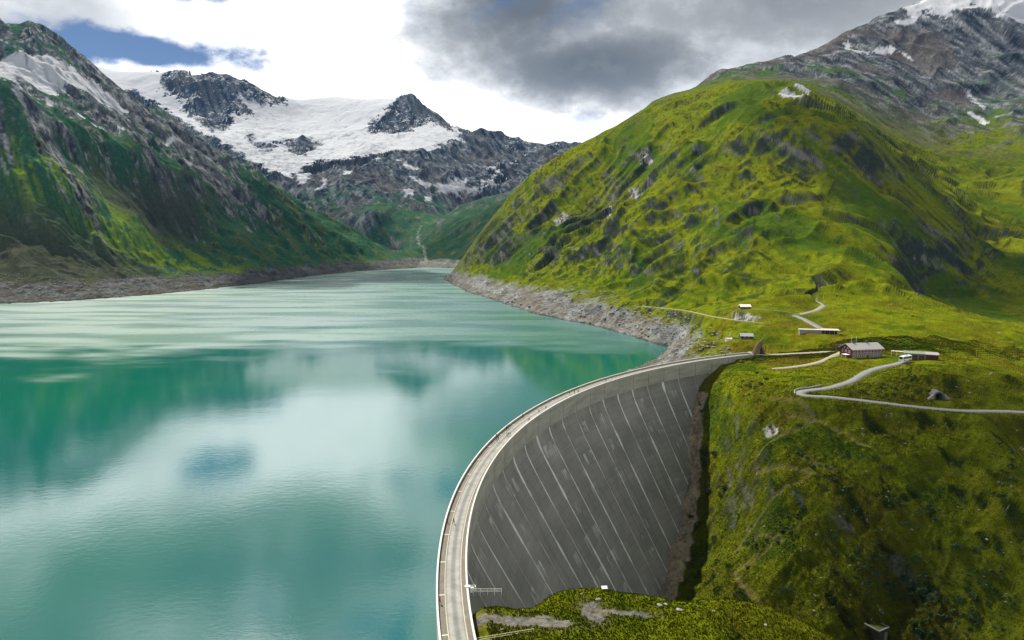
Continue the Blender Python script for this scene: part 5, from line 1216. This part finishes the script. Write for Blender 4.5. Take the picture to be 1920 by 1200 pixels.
# ------------------------------------------------------------------ people on the crest
def person_mesh(name, stride=0.22, lean=0.0, arm=0.12):
    v = []; e = []; r = []
    def add(p, rad, par=None):
        v.append(p); r.append(rad); k = len(v) - 1
        if par is not None: e.append((par, k))
        return k
    pel = add((0, 0, 0.96), (0.155, 0.115)); wa = add((0, -0.01, 1.12), (0.14, 0.105), pel); ch = add((0, lean - 0.02, 1.32), (0.175, 0.12), wa); nk = add((0, lean, 1.48), (0.065, 0.065), ch)
    jaw = add((0, lean - 0.03, 1.58), (0.075, 0.085), nk); hd = add((0, lean - 0.01, 1.68), (0.085, 0.1), jaw); add((0, lean, 1.76), (0.05, 0.06), hd)
    add((0, lean - 0.115, 1.635), (0.018, 0.018), jaw)                                 # nose
    for s in (-1, 1):
        st = stride * s
        hp = add((s * 0.1, 0, 0.90), (0.1, 0.1), pel); kn = add((s * 0.11, -st * 0.45 - 0.03, 0.50), (0.065, 0.07), hp); an = add((s * 0.11, -st, 0.10), (0.042, 0.045), kn); add((s * 0.115, -st - 0.16, 0.045), (0.042, 0.035), an)
        sh = add((s * 0.2, lean, 1.40), (0.07, 0.07), ch); el = add((s * 0.27, lean + st * arm * 3 + 0.03, 1.13), (0.045, 0.045), sh); wr = add((s * 0.28, lean + st * arm * 5 - 0.08, 0.90), (0.032, 0.032), el); add((s * 0.27, lean + st * arm * 5 - 0.11, 0.80), (0.035, 0.022), wr)
    me = bpy.data.meshes.new(name); me.from_pydata(v, e, []); o = bpy.data.objects.new(name, me); COL.objects.link(o)
    sk = o.modifiers.new('s', 'SKIN'); sk.use_smooth_shade = True
    for i, q in enumerate(r):
        me.skin_vertices[0].data[i].radius = q; me.skin_vertices[0].data[i].use_root = (i == 0)
    sb = o.modifiers.new('d', 'SUBSURF'); sb.levels = 1; sb.render_levels = 1
    dg = bpy.context.evaluated_depsgraph_get(); out = bpy.data.meshes.new_from_object(o.evaluated_get(dg)); bpy.data.objects.remove(o)
    out.materials.clear()
    for k in range(4): out.materials.append(MATS['skin'] if k == 2 else MATS['tyre_rubber'])
    for p in out.polygons:
        c = p.center
        far_arm = abs(c.x) > 0.2
        if c.z > 1.50 and c.z < 1.70 and c.y < lean + 0.01: k = 2
        elif c.z >= 1.54: k = 3
        elif c.z > 1.46 and abs(c.x) < 0.1: k = 2
        elif far_arm and c.z < 0.9: k = 2
        elif c.z < 0.10: k = 3
        elif c.z < 0.98 and not far_arm: k = 1
        else: k = 0
        p.material_index = k; p.use_smooth = True
    out.name = name
    return out
def build_people():
    simple('skin', (0.45, 0.26, 0.17), 0.6, 0.3)
    tops = {'red': (0.35, 0.02, 0.015), 'black': (0.015, 0.015, 0.017), 'blue': (0.02, 0.05, 0.16), 'white': (0.65, 0.65, 0.62), 'grey': (0.12, 0.12, 0.12), 'olive': (0.07, 0.075, 0.03), 'orange': (0.5, 0.13, 0.02)}
    for k, c in tops.items(): simple('jacket_' + k, c, 0.85, 0.2)
    simple('trousers_dark', (0.02, 0.02, 0.025), 0.9, 0.1); simple('trousers_blue', (0.04, 0.06, 0.11), 0.9, 0.1); simple('hair_dark', (0.02, 0.014, 0.01), 0.7, 0.2)
    poses = [person_mesh('person', 0.24, -0.02, 0.14), person_mesh('person', 0.10, 0.0, 0.06), person_mesh('person', 0.30, -0.05, 0.16)]
    L = [(825, 1133, 'red', 'walking on the waterside walkway nearest the camera', 0, 60), (851, 982, 'red', 'walking in the road beside a darkly dressed person at the parapet', 2, 60), (838.5, 981, 'black', 'leaning by the waterside parapet across from a red jacket', 1, -100),
         (928.5, 821, 'black', 'at the waterside parapet, left of a pair', 1, -110), (931, 828, 'grey', 'in the left pair by the waterside kerb, on its left', 0, 70), (934.5, 826, 'black', 'in the left pair by the waterside kerb, on its right', 2, 70),
         (950.5, 818, 'blue', 'leftmost of three walkers in the middle of the crest road', 0, -110), (953.5, 817, 'black', 'in the middle of three walkers on the crest road', 2, -110), (956.5, 815, 'white', 'rightmost of three walkers on the crest road', 1, -110),
         (949.8, 806, 'black', 'left one of two at the waterside parapet above three walkers', 1, 70), (952.5, 803, 'grey', 'right one of two at the waterside parapet above three walkers', 0, 70),
         (980, 783, 'black', 'alone at the waterside parapet in the middle of the curve', 1, -120), (992, 790.5, 'black', 'alone at the valley side parapet in the middle of the curve', 0, 60), (1010.5, 774, 'red', 'alone in the road beyond the middle of the curve', 2, -120), (1023.5, 767, 'grey', 'alone by the valley side parapet beyond a red jacket', 1, 60),
         (1068.5, 739.5, 'black', 'leftmost of three far walkers on the crest', 0, -120), (1077, 738, 'blue', 'in the middle of three far walkers on the crest', 2, -120), (1084, 737, 'olive', 'rightmost of three far walkers on the crest', 1, -120),
         (1136, 716.5, 'black', 'alone on the far stretch of the crest', 0, -130), (1357.5, 667, 'black', 'alone near the far end of the crest', 1, -130)]
    for px, py, c, where, pose, rz in L:
        P = atz(px, py, CREST + 0.1); r = math.hypot(P[0] - DC[0], P[1] - DC[1]); r = min(max(r, RI + 0.75), RO - 0.85); a = math.degrees(math.atan2(P[1] - DC[1], P[0] - DC[0]))
        P = arc_pt(r, a); z = CREST + (0.125 if (r > RO - 2.05 or r < RI + 1.4) else 0.03)
        o = bpy.data.objects.new('person', poses[pose]); COL.objects.link(o); o.location = (P[0], P[1], z); o.rotation_euler = (0, 0, R(a + rz)); o.scale = (1, 1, 1)
        for k, mm in ((0, 'jacket_' + c), (1, 'trousers_blue' if pose == 0 else 'trousers_dark'), (2, 'skin'), (3, 'hair_dark')):
            o.material_slots[k].link = 'OBJECT'; o.material_slots[k].material = MATS[mm]
        tag(o, 'person in ' + c + ' jacket ' + where, 'person', 'visitors on the crest of the dam')
    W = [(1484, 661.5, 'black', 'on the gravel way right of the monument, the left one'), (1499, 660.5, 'blue', 'on the gravel way right of the monument, the right one')]
    for px, py, c, where in W:
        P = cast(px, py, 380); o = bpy.data.objects.new('person', poses[0]); COL.objects.link(o); o.location = (P[0], P[1], ground(P[0], P[1]) + 0.1); o.rotation_euler = (0, 0, 1.3)
        for k, mm in ((0, 'jacket_' + c), (1, 'trousers_dark'), (2, 'skin'), (3, 'hair_dark')): o.material_slots[k].link = 'OBJECT'; o.material_slots[k].material = MATS[mm]
        tag(o, 'person in ' + c + ' jacket ' + where, 'person', 'visitors on the gravel way')
build_people()

# ------------------------------------------------------------------ shrubs and boulders
def leaf_cloud(n, rx, ry, rz, seed, size):
    rg = np.random.default_rng(seed); v = []; f = []
    lob = [(rg.normal(0, 0.5, 3) * (rx * 0.6, ry * 0.6, rz * 0.25) + (0, 0, rz * 0.5), rg.uniform(0.45, 0.75)) for _ in range(7)]
    for i in range(n):
        c, r = lob[i % 7]; d = rg.normal(0, 1, 3); d /= np.linalg.norm(d); p = c + d * r * np.array((rx, ry, rz)) * rg.uniform(0.55, 1.05)
        if p[2] < 0: p[2] = -p[2] * 0.3
        a = rg.normal(0, 1, 3); a /= np.linalg.norm(a); b = np.cross(a, d + rg.normal(0, 0.5, 3)); b /= np.linalg.norm(b) + 1e-9
        s = size * rg.uniform(0.6, 1.3); k = len(v); v += [tuple(p - a * s), tuple(p + b * s * 0.6), tuple(p + a * s), tuple(p - b * s * 0.6)]; f.append((k, k + 1, k + 2, k + 3))
    return v, f
def leaf_mat(name, c):
    m, nt, b = new_mat(name); L = nt.links
    g = node(nt, 'ShaderNodeNewGeometry'); mr = node(nt, 'ShaderNodeMapRange'); L.new(g.outputs['Random Per Island'], mr.inputs[0]); mr.inputs[3].default_value = 0.5; mr.inputs[4].default_value = 1.6
    s = node(nt, 'ShaderNodeVectorMath', operation='SCALE'); s.inputs[0].default_value = c; L.new(mr.outputs[0], s.inputs['Scale']); L.new(s.outputs[0], b.inputs['Base Color']); b.inputs['Roughness'].default_value = 0.8; b.inputs['Specular IOR Level'].default_value = 0.2
    return m
def build_shrubs():
    lm = leaf_mat('shrub_leaves', (0.030, 0.055, 0.014)); wood = simple('shrub_wood', (0.06, 0.045, 0.03))
    meshes = []
    for s in range(3):
        v, f = leaf_cloud(420, 1.0, 0.9, 0.75, 20 + s, 0.13); m = MB(); m.add(v, f); meshes.append(m.mesh('foliage', lm, False, False))
    st = MB()
    for k in range(5): a = k * 1.3; st.bar((0, 0, -0.4), (0.5 * math.cos(a), 0.5 * math.sin(a), 0.7), 0.05, 5, 0, 0.02)
    stm = st.mesh('stem', wood)
    big = [(1322, 852, 3.4, 'left half of the pair of round dark bushes nearest the dam'), (1342, 855, 3.2, 'right half of the pair of round dark bushes nearest the dam'), (1335, 925, 2.6, 'left bush of the clump beside the zigzag trail'), (1360, 918, 3.2, 'right bush of the clump beside the zigzag trail'), (1352, 932, 2.0, 'small front bush of the clump beside the zigzag trail'),
           (1403, 1022, 2.4, 'single round dark bush right of the dam foot'), (1470, 1108, 2.2, 'dark bush beside the lowest bend of the trail'), (1296, 970, 2.0, 'dark bush at the edge of the rock strip by the dam'), (1500, 800, 1.8, 'small dark bush on the slope under the road hairpin'), (1665, 880, 2.4, 'lone dark bush in the middle of the lower slope'), (1560, 1010, 2.4, 'dark bush above the shrub thicket'), (1795, 1030, 2.6, 'dark bush on the right rib of the lower slope'), (1420, 672, 2.0, 'bush at the end of the dam below the monument')]
    for i, (px, py, sz, lab) in enumerate(big):
        P = cast(px, py, 185); o = empty('shrub', (P[0], P[1], P[2] - 0.2), i * 1.1); o.scale = (sz, sz, sz * 0.9); tag(o, lab, 'shrub', 'single dark bushes on the slope')
        a = bpy.data.objects.new('foliage', meshes[i % 3]); COL.objects.link(a); a.parent = o
        b = bpy.data.objects.new('stem', stm); COL.objects.link(b); b.parent = o
    # thicket that covers the gully at the bottom right: one mass
    rg = random.Random(5); M = MB(); V, F = [], []
    base = [leaf_cloud(90, 1.0, 0.9, 0.7, 40 + s, 0.22) for s in range(4)]
    cnt = 0
    for px0, py0, wx, wy, n in ((1700, 1090, 75, 55, 90), (1620, 1060, 45, 40, 40), (1790, 1150, 70, 40, 60), (1560, 880, 60, 40, 22), (1700, 960, 80, 40, 30), (1310, 760, 25, 20, 16), (1500, 1000, 80, 50, 30), (1400, 720, 60, 14, 18), (1640, 735, 60, 12, 16), (1850, 1080, 50, 60, 40), (1880, 880, 30, 60, 30)):
        for _ in range(n):
            px, py = rg.gauss(px0, wx * 0.6), rg.gauss(py0, wy * 0.6); P = cast(px, py, 185)
            if P[1] > 600: continue
            s = rg.uniform(0.7, 2.0); v, f = base[rg.randrange(4)]; k = len(V); a = rg.uniform(0, 6.28); ca, sa = math.cos(a), math.sin(a)
            V += [(P[0] + s * (x * ca - y * sa), P[1] + s * (x * sa + y * ca), P[2] - 0.2 + s * z * 0.8) for x, y, z in v]; F += [tuple(i + k for i in q) for q in f]
    M.v = V; M.f = F; M.m = [0] * len(F)
    o = link('shrub_thicket', M.mesh('shrub_thicket', lm, False, False), None); tag(o, 'dark alpine scrub covering the gully of the lower slope', None, None, 'stuff')
build_shrubs()
def rock_shape(seed, sub=2):
    bm = bmesh.new(); bmesh.ops.create_icosphere(bm, subdivisions=sub, radius=1.0); rg = np.random.default_rng(seed)
    P = np.array([v.co[:] for v in bm.verts])
    for _ in range(7):                     # planes cut off the ball: angular stone
        n = rg.normal(0, 1, 3); n /= np.linalg.norm(n); d = rg.uniform(0.5, 0.8); k = np.maximum(P @ n - d, 0); P = P - k[:, None] * n
    P = P * rg.uniform(0.7, 1.2, 3)
    F = [tuple(v.index for v in f.verts) for f in bm.faces]; bm.free(); return P, F
def build_boulders():
    pale = simple('pale_boulder', (0.25, 0.245, 0.22), 0.95, 0.1, 0, 0.3, 1.2, 0.05, 4.0)
    for i, (px, py, s, lab) in enumerate([(1122, 1124, 1.0, 'pale boulder on the knoll just below the information board'), (1236, 1137, 0.8, 'pale boulder in the saddle right of the information board, left of a pair'), (1248, 1134, 0.6, 'small pale stone in the saddle between knoll and slope, right of a boulder'), (1275, 1146, 0.9, 'pale flat boulder on the grass at the right part of the knoll'), (1435, 1172, 0.5, 'small white stone low on the right part of the knoll'), (1090, 1116, 0.5, 'small pale stone on the crest of the knoll, left of the board')]):
        P, F = rock_shape(60 + i); q = cast(px, py, 100); m = MB(); m.add((P * s * (1, 0.8, 0.55)).tolist(), F); o = m.build('boulder', pale); o.location = (q[0], q[1], ground(q[0], q[1]) + 0.05); tag(o, lab, 'boulder', 'boulders on the knoll')
    rg = random.Random(9); V, F2 = [], []; shapes = [rock_shape(80 + k, 1) for k in range(5)]
    def put(x, y, s):
        P, F = shapes[rg.randrange(5)]; a = rg.uniform(0, 6.28); ca, sa = math.cos(a), math.sin(a); k = len(V); z = ground(x, y)
        V.extend((x + s * (p[0] * ca - p[1] * sa), y + s * (p[0] * sa + p[1] * ca), z + s * p[2] * 0.6) for p in P); F2.extend(tuple(i + k for i in q) for q in F)
    for _ in range(240):                     # on the turf
        px, py = rg.uniform(1290, 1920), rg.uniform(560, 1150); P = cast(px, py, 185)
        if P[1] > 1100 or pn(np.array(P[0] / 25), np.array(P[1] / 25), 77) < 0.0: continue
        put(P[0], P[1], rg.uniform(0.2, 0.6) * (1 + P[1] / 900))
    for _ in range(1500):                    # on the bare shore
        px, py = rg.uniform(880, 1370), rg.uniform(545, 665); P = cast(px, py, 380)
        if P[2] > 27 or P[2] < 0.3 or P[1] > 1500: continue
        put(P[0], P[1], rg.uniform(0.4, 1.6) * (0.7 + P[1] / 900))
    for _ in range(500):
        px, py = rg.uniform(-40, 700), rg.uniform(500, 565); P = cast(px, py, 800)
        if P[2] > 40 or P[2] < 0.3: continue
        put(P[0], P[1], rg.uniform(0.8, 2.6))
    M = MB(); M.v = V; M.f = F2; M.m = [0] * len(F2)
    o = link('stones', M.mesh('stones', simple('grey_stone', (0.19, 0.185, 0.17), 0.95, 0.1, 0, 0.4, 0.4), False, False), None); tag(o, 'scattered grey stones on the bare shore and the turf', None, None, 'stuff')
build_boulders()
# ------------------------------------------------------------------ turf
def build_tufts():
    rg = np.random.default_rng(12)
    xf, yf, zf = X.ravel(), Y.ravel(), Z.ravel(); C = CC.reshape(-1, 3)
    grassy = (C[:, 1] > C[:, 2] * 2.2) & (C[:, 1] > 0.75 * C[:, 0]) & (ROCK.ravel() < 0.3) & (MK['rd'].ravel() > 0.6) & (MK['tr'].ravel() > 1.3)
    w = -(zf - CAMZ) / yf * FPX + YH; inb = np.abs(xf / yf) < 0.82
    flat = np.ones(len(xf), bool)
    for (c, r, z) in FLAT: flat &= np.hypot(xf - c[0], yf - c[1]) > r * 0.9
    rr = np.hypot(xf - DC[0], yf - DC[1]); flat &= ~((np.abs(rr - RM) < 7) & (yf < 460)) & (MK['damgap'].ravel() > 1.0)
    V = []; CL = []; n0 = 0
    for (sel, n, s0, s1) in (((yf < 178) & (xf > -8) & (zf > 5), 30000, 0.18, 0.4), ((yf > 185) & (yf < 430) & (xf > 20) & (zf > -75), 80000, 0.22, 0.5), ((yf >= 430) & (yf < 720) & (xf > 120) & (zf > 22), 26000, 0.3, 0.7)):
        ids = np.nonzero(sel & grassy & inb & flat & (w < 1340))[0]
        if not len(ids): continue
        p = yf[ids] ** 1.6; k = rg.choice(ids, n, p=p / p.sum())
        j = 0.0016 * yf[k]; x = xf[k] + rg.normal(0, 1, n) * j * 0.5; y = yf[k]; z = zf[k] - 0.04
        h = rg.uniform(s0, s1, n) * (0.6 + 0.8 * rg.random(n))
        for b in range(3):
            a = rg.uniform(0, 6.283, n); wd = h * rg.uniform(0.25, 0.5, n); le = h * rg.uniform(0.1, 0.6, n); a2 = rg.uniform(0, 6.283, n)
            A = np.stack([x - np.cos(a) * wd, y - np.sin(a) * wd, z], 1); B = np.stack([x + np.cos(a) * wd, y + np.sin(a) * wd, z], 1); T = np.stack([x + np.cos(a2) * le, y + np.sin(a2) * le, z + h], 1)
            V.append(np.stack([A, B, T], 1).reshape(-1, 3)); CL.append(np.repeat(C[k], 3, 0))
    V = np.concatenate(V).astype(np.float32); CL = np.concatenate(CL); nf = len(V) // 3
    me = bpy.data.meshes.new('grass'); me.vertices.add(len(V)); me.vertices.foreach_set('co', V.ravel()); me.loops.add(len(V)); me.loops.foreach_set('vertex_index', np.arange(len(V), dtype=np.int32))
    me.polygons.add(nf); me.polygons.foreach_set('loop_start', np.arange(0, len(V), 3, dtype=np.int32)); me.polygons.foreach_set('loop_total', np.full(nf, 3, np.int32)); me.update(calc_edges=True)
    ca = me.color_attributes.new('tint', 'FLOAT_COLOR', 'POINT'); ca.data.foreach_set('color', np.c_[CL, np.ones(len(CL))].astype(np.float32).ravel())
    m, nt, b = new_mat('grass_blades'); L = nt.links; at_ = node(nt, 'ShaderNodeAttribute', attribute_name='tint')
    g = node(nt, 'ShaderNodeNewGeometry'); mr = node(nt, 'ShaderNodeMapRange'); L.new(g.outputs['Random Per Island'], mr.inputs[0]); mr.inputs[3].default_value = 0.7; mr.inputs[4].default_value = 1.35
    s = node(nt, 'ShaderNodeVectorMath', operation='SCALE'); L.new(at_.outputs['Color'], s.inputs[0]); L.new(mr.outputs[0], s.inputs['Scale']); L.new(s.outputs[0], b.inputs['Base Color']); b.inputs['Roughness'].default_value = 0.9; b.inputs['Specular IOR Level'].default_value = 0.0
    me.materials.append(m); o = bpy.data.objects.new('grass', me); COL.objects.link(o); tag(o, 'tussock grass growing on the knoll and the near hillside', None, None, 'stuff')
build_tufts()
print('details', time.time() - T0)
# ------------------------------------------------------------------ the air of the valley
def build_haze():
    m = MB(); m.box(-5200, 5600, -300, 7200, -260, 1560)
    me = m.mesh('haze', bpy.data.materials.new('valley_air')); mt = me.materials[0]; mt.use_nodes = True; nt = mt.node_tree; nt.nodes.clear()
    o_ = nt.nodes.new('ShaderNodeOutputMaterial'); v = nt.nodes.new('ShaderNodeVolumePrincipled')
    v.inputs['Color'].default_value = (0.10, 0.42, 1.0, 1); v.inputs['Density'].default_value = 1.2e-5; v.inputs['Anisotropy'].default_value = 0.2
    nt.links.new(v.outputs[0], o_.inputs['Volume'])
    o = link('haze', me, None); tag(o, 'thin blue air filling the valley', None, None, 'stuff')
build_haze()
# unseen clouds added above the frame, between sun and ground, to cast shade
def build_shade_cloud(target, h, rx, ry, rz, seed, label, rot=0.0):
    t = (h - target[2]) / SUNDIR.z; c = Vector(target) + SUNDIR * t
    rg = random.Random(seed); bm = bmesh.new()
    bmesh.ops.create_icosphere(bm, subdivisions=5, radius=1.0)
    P = np.array([v.co[:] for v in bm.verts]); u = np.arctan2(P[:, 1], P[:, 0])
    d = 1 + 0.35 * fbm(P[:, 0] * 1.6 + P[:, 2], P[:, 1] * 1.6 - P[:, 2], 4, seed, 0.55) + 0.2 * pn(P[:, 0] * 5 + P[:, 2] * 3, P[:, 1] * 5 + P[:, 2] * 2, seed + 5)
    ca, sa = math.cos(rot), math.sin(rot)
    for v, k in zip(bm.verts, d):
        x, y, z = v.co.x * rx * k, v.co.y * ry * k, v.co.z * rz * k
        v.co = (x * ca - y * sa, x * sa + y * ca, max(z, -rz * 0.35))
    me = bpy.data.meshes.new('cloud'); bm.to_mesh(me); bm.free(); me.polygons.foreach_set('use_smooth', [True] * len(me.polygons))
    mt = bpy.data.materials.get('cloud_vapour')
    if mt is None:
        mt = bpy.data.materials.new('cloud_vapour'); mt.use_nodes = True; nt = mt.node_tree; nt.nodes.clear()
        o_ = nt.nodes.new('ShaderNodeOutputMaterial'); v = nt.nodes.new('ShaderNodeVolumePrincipled')
        v.inputs['Color'].default_value = (1, 1, 1, 1); v.inputs['Density'].default_value = 0.007; v.inputs['Anisotropy'].default_value = 0.3
        nt.links.new(v.outputs[0], o_.inputs['Volume'])
    me.materials.append(mt)
    o = bpy.data.objects.new('cloud', me); COL.objects.link(o); o.location = c
    tag(o, label, None, None, 'stuff'); print('cloud at', c[:])
build_shade_cloud((250, 235, -30), 1900, 150, 75, 80, 3, 'added cloud wisp above the frame shading the lower slope')
build_shade_cloud((-560, 1850, 200), 2050, 330, 330, 170, 8, 'added cloud bank above the frame shading the left mountain', R(-20))
build_shade_cloud((640, 980, 120), 1950, 150, 230, 150, 14, 'added cloud bank above the frame shading the side valley', R(15))
print('done', time.time() - T0)
